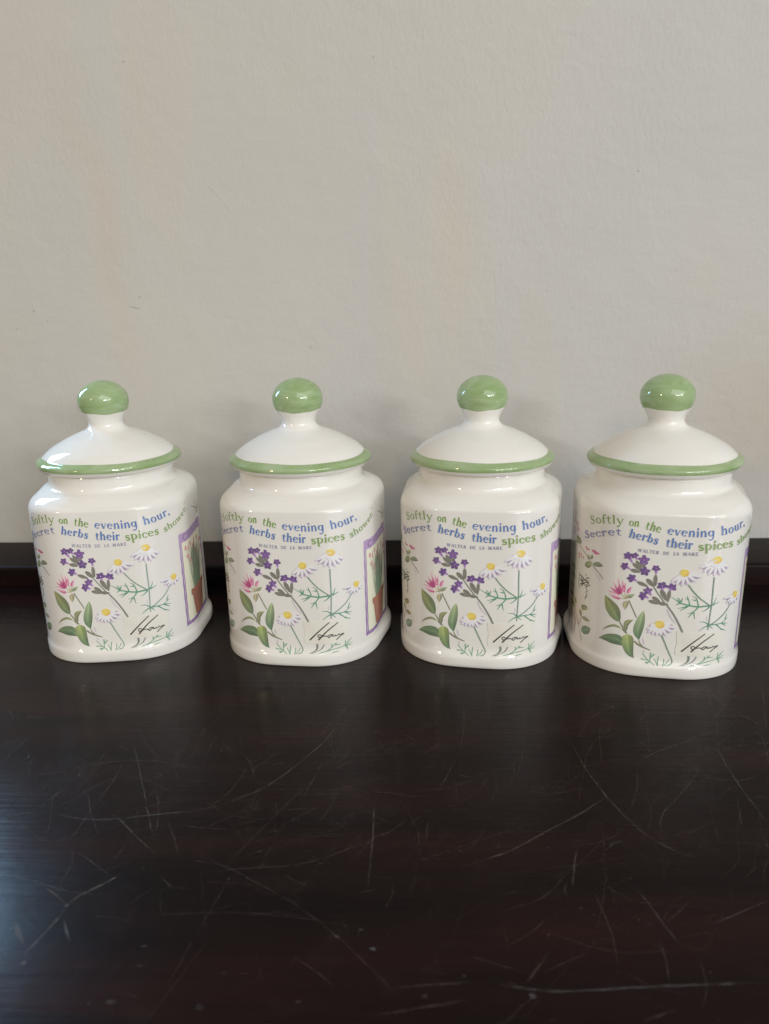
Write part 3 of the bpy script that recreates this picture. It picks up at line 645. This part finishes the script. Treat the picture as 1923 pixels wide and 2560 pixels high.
NR = .0298; NZ = .0822; TOPZ = .0896
def body_mesh():
    rings = []; base = PB[:-1]; ang = np.arctan2(base[:, 1], base[:, 0]); circ = np.stack([np.cos(ang), np.sin(ang)], 1)
    rad = np.linalg.norm(base, axis=1)[:, None]
    def add(P, z): rings.append(np.column_stack([P, np.full(len(P), z)]))
    for z in np.r_[0, .0003, .0007, .0014, .0020, .0027, .0034, .0041, .0046, .0051, .0055, .0059, .0063, .0067, .0072, .0078, .0086, .0094, .0102]: add(ring_at(z)[:-1], z)
    for z in np.linspace(.014, .0700, 14): add(base, z)
    # rounded shoulder edge (tighter along the flat faces), then the slope up to the fillet of the round neck
    n1 = circ * (NR + .0013); tang = np.roll(base, -1, 0) - np.roll(base, 1, 0); nrm = np.stack([tang[:, 1], -tang[:, 0]], 1); nrm /= np.linalg.norm(nrm, axis=1)[:, None]
    if (nrm * base).sum() < 0: nrm = -nrm
    w = np.clip(np.abs(nrm[:, 1]), 0, 1) ** 4; rf = (.0074 * (1 - w) + .0019 * w)[:, None]; ze = .0789 * (1 - w) + .0764 * w; A0 = R(58)
    def add2(P, z): rings.append(np.column_stack([P, z]))
    zs = ze - rf[:, 0] * math.sin(A0)
    for q in np.linspace(0, 1, 9): a = A0 * q; add2(base - nrm * rf * (1 - math.cos(a)), zs + rf[:, 0] * math.sin(a))
    e = base - nrm * rf * (1 - math.cos(A0))
    for t in (.15, .3, .45, .6, .75, .88, .96): add2(e + (n1 - e) * t, ze + (NZ - .0004 - ze) * (t + .14 * math.sin(math.pi * t)))
    add(circ * (NR + .0010), NZ - .0001); add(circ * (NR + .0005), NZ + .0004); add(circ * (NR + .0001), NZ + .0012)
    for z in (.0848, .0868, .0886): add(circ * NR, z)
    add(circ * (NR - .0003), .0893); add(circ * (NR - .0011), TOPZ); add(circ * (NR - .0024), .0892); add(circ * (NR - .0030), .0875); add(circ * (NR - .0031), .078)
    v, f = loft(rings); return mesh_from('body', v, f)

def profile(pts, step=.0006): return catmull(pts, step)
LP = [(.0, .0886), (.012, .0886), (.0250, .0887), (.0258, .0891), (.0261, .0897), (.0290, .0898), (.0318, .0898), (.0330, .0901), (.0336, .0908), (.0340, .0918), (.0343, .0928), (.0341, .0937), (.0333, .0944), (.0322, .0950), (.0311, .0956), (.0302, .0965),
      (.0288, .0978), (.0263, .0996), (.0233, .1013), (.0200, .1031), (.0167, .1046), (.0137, .1058), (.0112, .1067), (.0096, .1076), (.0086, .1087), (.0081, .1098), (.0082, .1112), (.0088, .1127), (.0097, .1143), (.0106, .1158), (.0114, .1175), (.01192, .1194), (.0120, .1211), (.01175, .1231), (.0110, .1249), (.0097, .1267), (.0080, .1282), (.0060, .1294), (.0038, .1302), (.0017, .1306), (.0, .13065)]
LPF = np.array(profile(LP)); LL = np.r_[0, np.cumsum(np.linalg.norm(np.diff(LPF, axis=0), axis=1))]
LID0 = .0900
def u_at(pt): return LL[np.argmin(np.linalg.norm(LPF - np.array(pt), axis=1))]
U1, U2, U3, U4 = u_at((.0340, .0917)), u_at((.0309, .0958)), u_at((.0107, .1160)), LL[-1]
def seam(u, amp, ph): return lambda th: u + amp * (math.sin(2 * th + ph) + .6 * math.sin(3 * th + 1.7 * ph) + .4 * math.sin(7 * th + ph))
def lathe(ua, ub, n, cap=False, seg=112):
    rings = []
    th = [2 * math.pi * i / seg for i in range(seg)]
    for k in range(n + 1):
        t = k / n; r_ = []
        for a in th:
            u = ua(a) * (1 - t) + ub(a) * t; r = np.interp(u, LL, LPF[:, 0]); z = np.interp(u, LL, LPF[:, 1]); r = max(r, 2e-5)
            r_.append((r * math.cos(a), r * math.sin(a), z - LID0))
        rings.append(r_)
    return loft(rings, False, cap)
S1, S2, S3 = seam(U1, .00012, .4), seam(U2, .00022, 2.1), seam(U3, .00028, 1.1)
def lid_meshes(ph):
    S2_, S3_ = seam(U2, .00034, ph * 1.7 + .3), seam(U3, .00036, ph * 2.3 + 1)
    v1, f1 = lathe(lambda a: 0, S1, 26); v2, f2 = lathe(S2_, S3_, 70); n = len(v1)
    lid = mesh_from('lid', v1 + v2, f1 + [tuple(i + n for i in q) for q in f2])
    band = mesh_from('rim_band', *lathe(S1, S2_, 18)); knob = mesh_from('knob', *lathe(S3_, lambda a: U4, 40, True))
    return lid, band, knob

# ------------------------------------------------------------------ printed artwork, drawn in millimetres (s round the wall, z up)
def lin(c): return tuple(((x / 255 + .055) / 1.055) ** 2.4 if x > 10 else x / 255 / 12.92 for x in c)
def pig(c): return np.array([min(.9, x / .74) for x in lin(c)])
COL = {k: pig(v) for k, v in dict(G=(106, 144, 40), U=(58, 104, 170), V=(84, 96, 156), N=(112, 112, 150), olive=(136, 142, 84), leaf=(104, 124, 84), pale=(150, 168, 122), dark=(80, 112, 78), lime=(152, 166, 92), grey=(118, 122, 96), stem=(112, 116, 88), sepal=(164, 156, 120),
    pink=(186, 76, 126), pinkl=(214, 146, 174), deep=(158, 46, 106), stem2=(112, 116, 106), lil=(170, 148, 178), gst=(98, 132, 112), fern=(74, 134, 104), fern2=(108, 150, 118), grst=(104, 116, 108), ink=(16, 13, 11), ink2=(40, 34, 22), rose=(196, 118, 122), brown=(120, 102, 84),
    purple=(98, 56, 128), purpd=(80, 42, 112), purpl=(150, 106, 172), bud=(112, 108, 98), budd=(92, 90, 78), white=(236, 233, 236), yel=(232, 192, 84), oran=(204, 148, 60), frame=(128, 92, 152), framel=(160, 134, 176), framet=(112, 80, 138), cream=(222, 214, 190), pot=(172, 108, 84), potd=(124, 72, 54), chive=(104, 140, 98), chived=(70, 108, 76), label=(207, 203, 188)).items()}
WHITE = np.array((.862, .84, .795))
class Art:
    def __init__(s, base=.00003): s.v, s.c, s.f, s.L, s.base = [], [], [], 0, base
    def up(s): s.L += 1
    def add(s, p, c): s.v.append((p[0], p[1], s.L)); s.c.append(c); return len(s.v) - 1
    def strip(s, pts, ws, cs):
        nn = normals2(pts); b = len(s.v)
        for p, n, w, c in zip(pts, nn, ws, cs): s.add(p + n * w / 2, c); s.add(p - n * w / 2, c)
        for i in range(len(pts) - 1): s.f.append((b + 2 * i, b + 2 * i + 1, b + 2 * i + 3, b + 2 * i + 2))
        s.up()
    def stroke(s, pts, w, c, al=1.0, step=.45):
        pts = catmull(pts, step); n = len(pts); t = np.linspace(0, 1, n); ws = np.interp(t, np.linspace(0, 1, len(w)), w)
        cc = WHITE + (c - WHITE) * al
        s.strip(pts, ws, [cc * rng.uniform(.93, 1.06) for _ in pts])
    def ellipse(s, c, rx, ry, ci, co, n=20, rot=0.0, jit=0.0, shade=None):
        b = s.add(c, ci); rr = []
        for ring, fr in ((0, .55), (1, 1.0)):
            for i in range(n):
                a = 2 * math.pi * i / n; j = 1 + (rng.uniform(-jit, jit) if ring else 0); x, y = rx * fr * j * math.cos(a), ry * fr * j * math.sin(a)
                q = (c[0] + x * math.cos(rot) - y * math.sin(rot), c[1] + x * math.sin(rot) + y * math.cos(rot))
                cc = ci + (co - ci) * fr
                if shade is not None: cc = cc + (shade - cc) * max(0, min(1, (-.6 * y / ry + .5 * x / rx) * fr)) 
                s.add(q, cc)
        for i in range(n):
            j = (i + 1) % n; s.f.append((b, b + 1 + i, b + 1 + j)); s.f.append((b + 1 + i, b + 1 + n + i, b + 1 + n + j, b + 1 + j))
        s.up()
    def leaf(s, l, r, c0, c1):
        l = catmull(l, .4); r = catmull(r, .4); n = max(len(l), len(r), 6)
        def rs(P): P = np.array(P); d = np.r_[0, np.cumsum(np.linalg.norm(np.diff(P, axis=0), axis=1))]; t = np.linspace(0, d[-1], n); return np.stack([np.interp(t, d, P[:, 0]), np.interp(t, d, P[:, 1])], 1)
        l, r = rs(l), rs(r); b = len(s.v); K = 6
        for i in range(n):
            t = i / (n - 1); base = c0 + (c1 - c0) * min(1, max(0, t * 1.3 - .15))
            for k in range(K + 1):
                u = k / K; sh = 1.0 - .22 * (u > .5) - .30 * abs(u - .5) * (1 if u > .5 else .4); sh *= 1 + .28 * math.exp(-((u - .5) / .07) ** 2) + rng.uniform(-.07, .07)
                if k in (0, K): sh *= .85
                s.add(l[i] * (1 - u) + r[i] * u, base * sh)
        for i in range(n - 1):
            for k in range(K): a = b + i * (K + 1) + k; s.f.append((a, a + 1, a + K + 2, a + K + 1))
        s.up()
    def rect(s, x0, x1, y0, y1, cfun, step=.8):
        nx, ny = max(1, int((x1 - x0) / step)), max(1, int((y1 - y0) / step)); b = len(s.v)
        for j in range(ny + 1):
            for i in range(nx + 1):
                x, y = x0 + (x1 - x0) * i / nx, y0 + (y1 - y0) * j / ny; q, c = cfun(x, y); s.add(q, c)
        for j in range(ny):
            for i in range(nx): a = b + j * (nx + 1) + i; s.f.append((a, a + 1, a + nx + 2, a + nx + 1))
        s.up()
    def mesh(s, name):
        v, nrm = [], []
        for x, z, L in s.v:
            sx, sz = x / 1000, max(.0005, z / 1000); n = surf_n(sx, sz); v.append(surf(sx, sz) + n * (s.base + L * 1.2e-6)); nrm.append(tuple(n))
        m = bpy.data.meshes.new(name); F = []
        for q in s.f:   # face outwards
            a, b_, c = (v[q[0]], v[q[1]], v[q[2]]); n = np.cross(b_ - a, c - a); F.append(q if n @ np.array(nrm[q[0]]) > 0 else q[::-1])
        m.from_pydata([tuple(p) for p in v], [], F); m.update(); m.polygons.foreach_set('use_smooth', [True] * len(m.polygons))
        m.normals_split_custom_set_from_vertices(nrm)
        at = m.color_attributes.new('Col', 'FLOAT_COLOR', 'POINT'); at.data.foreach_set('color', [x for c in s.c for x in (max(0, c[0]), max(0, c[1]), max(0, c[2]), 1.0)])
        return m

# ---- a small pen-drawn roman alphabet (x-height 1)
T, t_ = .245, .085
def arc_(cx, cy, rx, ry, a0, a1, n=16, th=T, tn=t_):
    out = []
    for i in range(n + 1):
        a = R(a0 + (a1 - a0) * i / n); out.append((cx + rx * math.cos(a), cy + ry * math.sin(a), tn + (th - tn) * abs(math.cos(a + .25)) ** 1.3))
    return out
def ln(x0, y0, x1, y1, w=T, w2=None): return [(x0, y0, w), ((x0 + x1) / 2, (y0 + y1) / 2, (w + (w2 or w)) / 2), (x1, y1, w2 or w)]
def foot(x, y=.035, h=.17): return ln(x - h, y, x + h, y, .06)
def flag(x, y): return ln(x - .19, y - .08, x + .04, y - .01, .06, .14)
def dot(x, y, r=.17): return [(x - r, y, .02), (x - r * .6, y, 1.5 * r), (x, y, 2 * r), (x + r * .6, y, 1.5 * r), (x + r, y, .02)]
def crv(p, w): q = catmull([a[:2] for a in p], .12); n = len(q); ws = np.interp(np.linspace(0, 1, n), np.linspace(0, 1, len(w)), w); return [(a[0], a[1], b) for a, b in zip(q, ws)]
arch = crv([(.24, .62), (.40, .90), (.62, .97), (.80, .80), (.84, .55), (.84, .02)], (.10, .14, .2, .25, T, T))
GL = {
 'o': (1.0, [arc_(.5, .5, .38, .45, 0, 360, 28)]), 'n': (1.1, [ln(.22, 0, .22, .97), foot(.22), flag(.22, 1.0), arch, foot(.84)]),
 'h': (1.1, [ln(.22, 0, .22, 1.6), foot(.22), flag(.22, 1.62), arch, foot(.84)]),
 'u': (1.1, [crv([(.24, .97), (.24, .4), (.32, .12), (.5, .03), (.7, .14), (.82, .36)], (T, T, .22, .16, .12, .10)), flag(.24, 1.0), ln(.82, .97, .82, .02), flag(.82, 1.0), ln(.8, .06, 1.06, .06, .1)]),
 'r': (.80, [ln(.22, 0, .22, .97), foot(.22), flag(.22, 1.0), crv([(.26, .6), (.42, .88), (.66, .90)], (.10, .16, .22)), dot(.66, .86, .13)]),
 'i': (.52, [ln(.25, 0, .25, .97), foot(.25), flag(.25, 1.0), dot(.24, 1.42)]), 'l': (.52, [ln(.25, 0, .25, 1.6), foot(.25), flag(.25, 1.62)]),
 't': (.70, [crv([(.28, 1.34), (.27, .5), (.30, .16), (.44, .03), (.64, .12)], (.12, T, T, .18, .08)), ln(.02, .95, .62, .95, .12)]),
 'f': (.66, [crv([(.26, 0), (.26, 1.1), (.33, 1.45), (.50, 1.58), (.68, 1.5)], (T, T, .22, .15, .2)), ln(.02, .95, .62, .95, .12), foot(.26)]),
 'e': (.96, [ln(.15, .54, .82, .56, .10), arc_(.49, .5, .36, .45, 8, 318, 22)]), 'c': (.88, [arc_(.5, .5, .38, .45, 42, 318, 20), dot(.76, .76, .13)]),
 's': (.80, [crv([(.68, .78), (.52, .95), (.28, .92), (.17, .75), (.30, .58), (.54, .45), (.67, .27), (.56, .07), (.30, .03), (.12, .22)], (.14, .12, .16, .22, .27, .27, .22, .16, .12, .14)), ln(.69, .98, .67, .70, .08), ln(.11, .02, .13, .30, .08)]),
 'S': (1.05, [crv([(.86, 1.22), (.66, 1.48), (.36, 1.45), (.2, 1.18), (.36, .92), (.68, .70), (.84, .42), (.70, .10), (.38, .02), (.12, .32)], (.12, .12, .16, .22, .28, .28, .22, .16, .12, .12)), ln(.88, 1.5, .85, 1.1, .08), ln(.1, 0, .13, .42, .08)]),
 'v': (.95, [ln(.12, .97, .48, .02, T, .2), ln(.48, .02, .84, .97, .1), foot(.12, .95, .18), foot(.84, .95, .16)]),
 'w': (1.4, [ln(.12, .97, .42, .02, T, .2), ln(.42, .02, .70, .9, .1), ln(.66, .97, .96, .02, T, .2), ln(.96, .02, 1.26, .97, .1), foot(.12, .95, .18), foot(1.26, .95, .16)]),
 'y': (.95, [ln(.12, .97, .50, .06, T, .2), crv([(.86, .97), (.5, .06), (.34, -.36), (.12, -.46)], (.1, .1, .12, .2)), dot(.14, -.42, .13), foot(.12, .95, .18), foot(.86, .95, .16)]),
 'g': (1.05, [arc_(.44, .54, .33, .42, 0, 360, 26), crv([(.80, .97), (.80, .1), (.72, -.38), (.44, -.55), (.16, -.42)], (T, T, .2, .14, .2)), flag(.8, 1.0)]),
 'b': (1.05, [ln(.22, .05, .22, 1.6), flag(.22, 1.62), arc_(.5, .48, .36, .44, 140, -150, 22)]), 'p': (1.05, [ln(.22, -.6, .22, .97), foot(.22, -.55), flag(.22, 1.0), arc_(.5, .5, .37, .45, 145, -145, 22)]),
 ',': (.42, [dot(.22, .1, .16), crv([(.30, .1), (.30, -.1), (.16, -.28)], (.16, .12, .04))]),
 'W': (1.55, [ln(.1, 1, .42, 0, .16), ln(.42, 0, .74, 1, .08), ln(.72, 1, 1.06, 0, .16), ln(1.06, 0, 1.38, 1, .08), foot(.1, .97, .14), foot(1.38, .97, .14)]),
 'A': (1.15, [ln(.12, 0, .54, 1, .08), ln(.54, 1, .98, 0, .17), ln(.28, .34, .80, .34, .08), foot(.12, .03, .14), foot(.98, .03, .14)]),
 'L': (.95, [ln(.25, 0, .25, 1, .17), ln(.1, .04, .85, .04, .09), ln(.85, .02, .85, .24, .08), foot(.25, .97, .16)]),
 'T': (1.05, [ln(.52, 0, .52, 1, .17), ln(.08, .96, .96, .96, .09), ln(.08, .98, .08, .76, .08), ln(.96, .98, .96, .76, .08), foot(.52, .03, .16)]),
 'E': (1.0, [ln(.25, 0, .25, 1, .17), ln(.1, .04, .85, .04, .09), ln(.1, .96, .8, .96, .09), ln(.25, .52, .66, .52, .08), ln(.85, .02, .85, .22, .07), ln(.8, .98, .8, .78, .07)]),
 'R': (1.15, [ln(.25, 0, .25, 1, .17), crv([(.25, .97), (.62, .95), (.78, .74), (.62, .52), (.25, .5)], (.08, .12, .17, .12, .08)), ln(.5, .5, .98, .02, .17), foot(.25, .03, .16)]),
 'D': (1.2, [ln(.25, 0, .25, 1, .17), crv([(.2, .96), (.62, .94), (.98, .7), (.98, .3), (.62, .06), (.2, .04)], (.08, .1, .17, .17, .1, .08))]),
 'M': (1.4, [ln(.2, 0, .26, 1, .09), ln(.26, 1, .66, .05, .16), ln(.66, .05, 1.06, 1, .08), ln(1.06, 1, 1.12, 0, .17), foot(.2, .03, .16), foot(1.12, .03, .16)]),
 'C': (1.1, [arc_(.58, .5, .42, .47, 42, 318, 18, .17, .08), ln(.9, .98, .9, .7, .07)]),
 'H': (1.25, [ln(.25, 0, .25, 1, .17), ln(.95, 0, .95, 1, .17), ln(.25, .52, .95, .52, .08), foot(.25, .03, .16), foot(.95, .03, .16), foot(.25, .97, .16), foot(.95, .97, .16)]),
 'I': (.6, [ln(.3, 0, .3, 1, .17), foot(.3, .03, .16), foot(.3, .97, .16)]),
 'V': (1.1, [ln(.12, 1, .54, 0, .17), ln(.54, 0, .94, 1, .08), foot(.12, .97, .14), foot(.94, .97, .14)]),
}
def word(art, text, colr, xh, base, halo=True, fat=1.0):
    P = np.array(catmull(base, .25)); d = np.r_[0, np.cumsum(np.linalg.norm(np.diff(P, axis=0), axis=1))]
    adv = [GL[c][0] for c in text]; tot = sum(adv); sx = d[-1] / tot; x = 0; L0 = art.L; top = L0
    def place(gx, gy):
        u = gx * sx; px = np.interp(u, d, P[:, 0]); pz = np.interp(u, d, P[:, 1])
        a = np.array((np.interp(u + .5, d, P[:, 0]) - np.interp(u - .5, d, P[:, 0]), np.interp(u + .5, d, P[:, 1]) - np.interp(u - .5, d, P[:, 1]))); a /= np.linalg.norm(a) or 1
        return np.array((px, pz)) + np.array((-a[1], a[0])) * gy * xh
    for c, ad in zip(text, adv):
        for hal in ((1, 0) if halo else (0,)):
            art.L = L0 if hal else L0 + 14
            for st in GL[c][1]:
                pts = [place(x + ad * .5 + (px - ad * .5) * .88, py if py < 1.01 else 1 + (py - 1) * .86) for px, py, w in st]
                sc = xh * .5 + min(xh, sx) * .5
                ws = [w * sc * fat + (.30 if hal else 0) for px, py, w in st]
                cc = WHITE + (colr - WHITE) * (.14 if hal else 1)
                art.strip(pts, ws, [cc * (1 if hal else rng.uniform(.9, 1.12)) for _ in pts])
            top = max(top, art.L)
        x += ad
    art.L = top

GROUPS = {}
def grp(n):
    if n not in GROUPS: GROUPS[n] = Art(dict(signature_print=.00022, foliage_print=.00004, daisy_print=.00010, lavender_print=.00012).get(n, .00004))
    return GROUPS[n]
for txt, c, xh, base in WORDS: word(grp('verse_print'), txt, COL[c] * .9, xh * (1.1 if c != 'N' else 1.05), base, c != 'N', 1.1 if c != 'N' else .95)
A = np.array
def petal(art, c, tip, w, colr, edge):
    c, tip = A(c), A(tip); d = tip - c; pts = [c + d * k / 7 for k in range(8)]
    art.strip(pts, [w * q for q in (.35, .62, .85, 1.0, 1.0, .92, .72, .22)], [colr + (edge - colr) * q for q in (.45, .3, .1, 0, 0, .05, .12, .3)])
for k in ART:
    art = grp(k[0])
    if k[1] == 'S': art.stroke(k[5], [q * (1.4 if k[2] in ('ink', 'ink2') else 1.35 if k[2].startswith('fern') or k[0] == 'clover_print' else 1.12) for q in k[3]], COL[k[2]], k[4])
    elif k[1] == 'L': art.leaf(k[4], k[5], COL[k[2]], COL[k[3]])
    elif k[1] == 'B':
        a, b, w = A(k[2]), A(k[3]), k[4] * 1.2; pts = [a + (b - a) * q / 6 for q in range(7)]
        art.strip(pts, [w * q * .95 for q in (.4, .8, 1, 1, .85, .65, .4)], [COL['bud'] * rng.uniform(.85, 1.1) for _ in pts]); art.strip([p + A((.12, .05)) for p in pts], [w * .14] * 7, [COL['budd']] * 7); art.strip([p - A((.22, .08)) for p in pts], [w * .12] * 7, [COL['budd'] * 1.5] * 7)
    elif k[1] == 'F':
        c, r, tb, n, lt = A(k[2]), k[3] * 1.22, A(k[4]), k[5], k[6]; body = COL['purple'] if not lt else (COL['purple'] + COL['purpl']) / 2
        art.strip([c + (tb - c) * q / 4 for q in range(5)], [r * .95, r * .8, r * .6, r * .45, r * .35], [body, body, COL['purpl'], COL['purpl'] * 1.1, (COL['purpl'] + WHITE) / 2])
        a0 = math.atan2(*(c - tb)[::-1]); span = 5.0 if n == 5 else 3.4
        for q in range(n):
            a = a0 + (q / (n - 1) - .5) * span; p = c + A((math.cos(a), math.sin(a))) * r * .62
            art.ellipse(p, r * .50, r * .38, body * rng.uniform(.8, 1.2), COL['purpd'] * rng.uniform(.85, 1.25), 9, a, .14)
        if lt: art.ellipse(c, r * .2, r * .18, COL['purpl'], COL['purpl'], 8)
    elif k[1] == 'Y':
        c, (rx, ry), tips, pw = A(k[2]), k[3], k[4], k[5]
        for i, tp in enumerate(tips): petal(art, c, A(tp) + A((-.35, -.42)), pw * 1.05, WHITE + (COL['lil'] - WHITE) * .7, WHITE + (COL['lil'] - WHITE) * .4)
        for i in range(len(tips) - 1):
            m = (A(tips[i]) + A(tips[i + 1])) / 2; petal(art, c + (m - c) * .3, c + (m - c) * .95, pw * .62, COL['lil'] * .8, COL['lil'])
        for i, tp in enumerate(tips): petal(art, c, tp, pw * rng.uniform(.62, .8), COL['white'], WHITE + (COL['lil'] - WHITE) * .5)
        art.ellipse(c, rx, ry, COL['yel'] * 1.05, COL['yel'] * .98, 18, 0, .05, COL['oran'])
        for q in range(16):
            a = rng.random() * 6.28; rr = rng.random() ** .5 * .85; art.ellipse(c + A((math.cos(a) * rx * rr, math.sin(a) * ry * rr)), .14, .12, COL['oran'] * rng.uniform(.8, 1.3), COL['oran'], 6)
# price label under the signature: thin yellowed paper
lab = Art(.00017)
lx0, lz0, lx1, lz1 = 6.6, 11.2, 27.2, 22.4
lab.rect(0, 1, 0, 1, lambda x, y: (A((lx0 + (lx1 - lx0) * x + .5 * math.sin(9 * y) * (x - .5), lz0 + (lz1 - lz0) * y + .7 * (x - .5) * (1 - y) + .35 * math.sin(7 * x + 1))), (COL['label'] * .55 + WHITE * .45) * (1 + .02 * math.sin(11 * x + 5 * y))), .04)
# framed picture of potted chives on the right-hand side
fr = Art(.00004)
x0, x1, z0, z1 = 38.4, 72.0, 9.9, 58.0
fr.rect(x0 + 1, x1 - 1, z0 + 1, z1 - 1, lambda x, y: (A((x, y)), COL['cream'] * (.97 + .06 * (y - z0) / 48)))
def wob(x, y, k=.09): return A((x + k * math.sin(y * .9 + x), y + k * math.sin(x * 1.1)))
fr.rect(x0, x0 + 2.0, z0, z1, lambda x, y: (wob(x, y), COL['frame'] + (COL['framel'] - COL['frame']) * max(0, (y - 25) / 34)), .6)
fr.rect(x1 - 2.0, x1, z0, z1, lambda x, y: (wob(x, y), COL['frame'] + (COL['framel'] - COL['frame']) * max(0, (y - 25) / 34)), .6)
fr.rect(x0, x1, z0, z0 + 1.9, lambda x, y: (wob(x, y), COL['frame']), .6); fr.rect(x0, x1, z1 - 4.9, z1, lambda x, y: (wob(x, y), COL['framel'] * 1.05), .6)
word(fr, 'CHIVES', COL['framet'] * .8, 3.0, [(x0 + 2.6, z1 - 4.0), (x0 + 15, z1 - 4.0), (x1 - 3.5, z1 - 4.0)], False, 1.3)
pc = 55.6
for i in range(150):
    bx = pc + rng.gauss(0, 2.9); bx = min(max(bx, pc - 7), pc + 7); sp = (bx - pc) * rng.uniform(.8, 1.5) + rng.gauss(0, 1.1); hz = rng.uniform(40, 50) - abs(sp) * .4; cc = COL['chive'] + (COL['chived'] - COL['chive']) * rng.random()
    top = A((min(max(pc + sp * 1.15, x0 + 2.6), x1 - 2.6), hz)); fr.stroke([(bx * .8 + pc * .2, 26.5), ((bx + top[0]) / 2, 35), tuple(top)], (.8, .6, .15), cc * rng.uniform(.8, 1.25), rng.uniform(.7, 1), 1.6); fr.L -= (i % 3 != 0)
for i in range(26):
    sp = rng.uniform(-13.5, 13.5); hz = rng.uniform(42, 51.5); fr.stroke([(pc + sp * .55, 38), (pc + sp, hz)], (.3, .2), COL['brown'], .6, 2)
    if i % 2 == 0: fr.ellipse((pc + sp, hz), .9, 1.3, COL['pinkl'], COL['rose'] * .9, 10, 0, .2)
def potf(u, v):
    w = 7.2 + 3.2 * v; x = (u * 2 - 1) * w; sag = 1.1 * (1 - (u * 2 - 1) ** 2); y = 12.6 + 14.6 * v - sag * .9
    return A((pc + x, y)), COL['pot'] + (COL['potd'] - COL['pot']) * min(1, max(0, abs(u - .35) * 1.5 + rng.uniform(-.06, .06)))
fr.rect(0, 1, 0, 1, potf, .05); fr.rect(0, 1, .80, 1.0, lambda u, v: (A((pc + (u * 2 - 1) * 11.0, 12.6 + 14.6 * v - .9 * (1 - (u * 2 - 1) ** 2))), (COL['pot'] + (COL['potd'] - COL['pot']) * min(1, abs(u - .35) * 1.5)) * 1.08), .05)

PRINTS = {n: a.mesh(n) for n, a in GROUPS.items()}
PRINTS['framed_picture_print'] = fr.mesh('framed_picture_print')
LABEL = lab.mesh('paper_label')
BODY = body_mesh(); BODY.materials.append(M['glaze'])
for m in PRINTS.values(): m.materials.append(M['printed'])
LABEL.materials.append(M['sticker'])

# ------------------------------------------------------------------ the four jars
JARS = [((-.1564, .3681), 8.0, (0, 0), 0.0, 'white ceramic lidded spice jar at the left end, turned to show its framed side'),
        ((-.0604, .3646), -4.7, (0, 0), 0.9, 'white ceramic lidded spice jar second from the left, standing apart between its neighbours'),
        ((.0271, .3628), -8.2, (0, 0), 2.0, 'white ceramic lidded spice jar third from the left, its foot almost touching the rightmost jar'),
        ((.1100, .3538), -9.5, (0.0, -0.7), 0.15, 'white ceramic lidded spice jar at the right end, nearest the viewer, lid not quite closed')]
for (x, y), yaw, tilt, ph, label in JARS:
    root = bpy.data.objects.new('spice_jar', None); col.objects.link(root); root.empty_display_size = .02
    root.location = (x, y, .00005); root.rotation_euler = (0, 0, R(yaw))
    tag(root, label, 'jar', 'green-knobbed ceramic spice jars in a row')
    body = new_obj('body', BODY, None, root)
    for n, m in PRINTS.items(): new_obj(n, m, None, body)
    new_obj('paper_label', LABEL, None, body)
    lm, bm_, km = lid_meshes(ph)
    lid = new_obj('lid', lm, M['glaze'], root); new_obj('rim_band', bm_, M['green'], lid); new_obj('knob', km, M['green'], lid)
    lift = .031 * math.sin(R(max(abs(tilt[0]), abs(tilt[1])))) * .55
    lid.location = (0, 0, LID0 + lift); lid.rotation_euler = (R(tilt[0]), R(tilt[1]), ph)
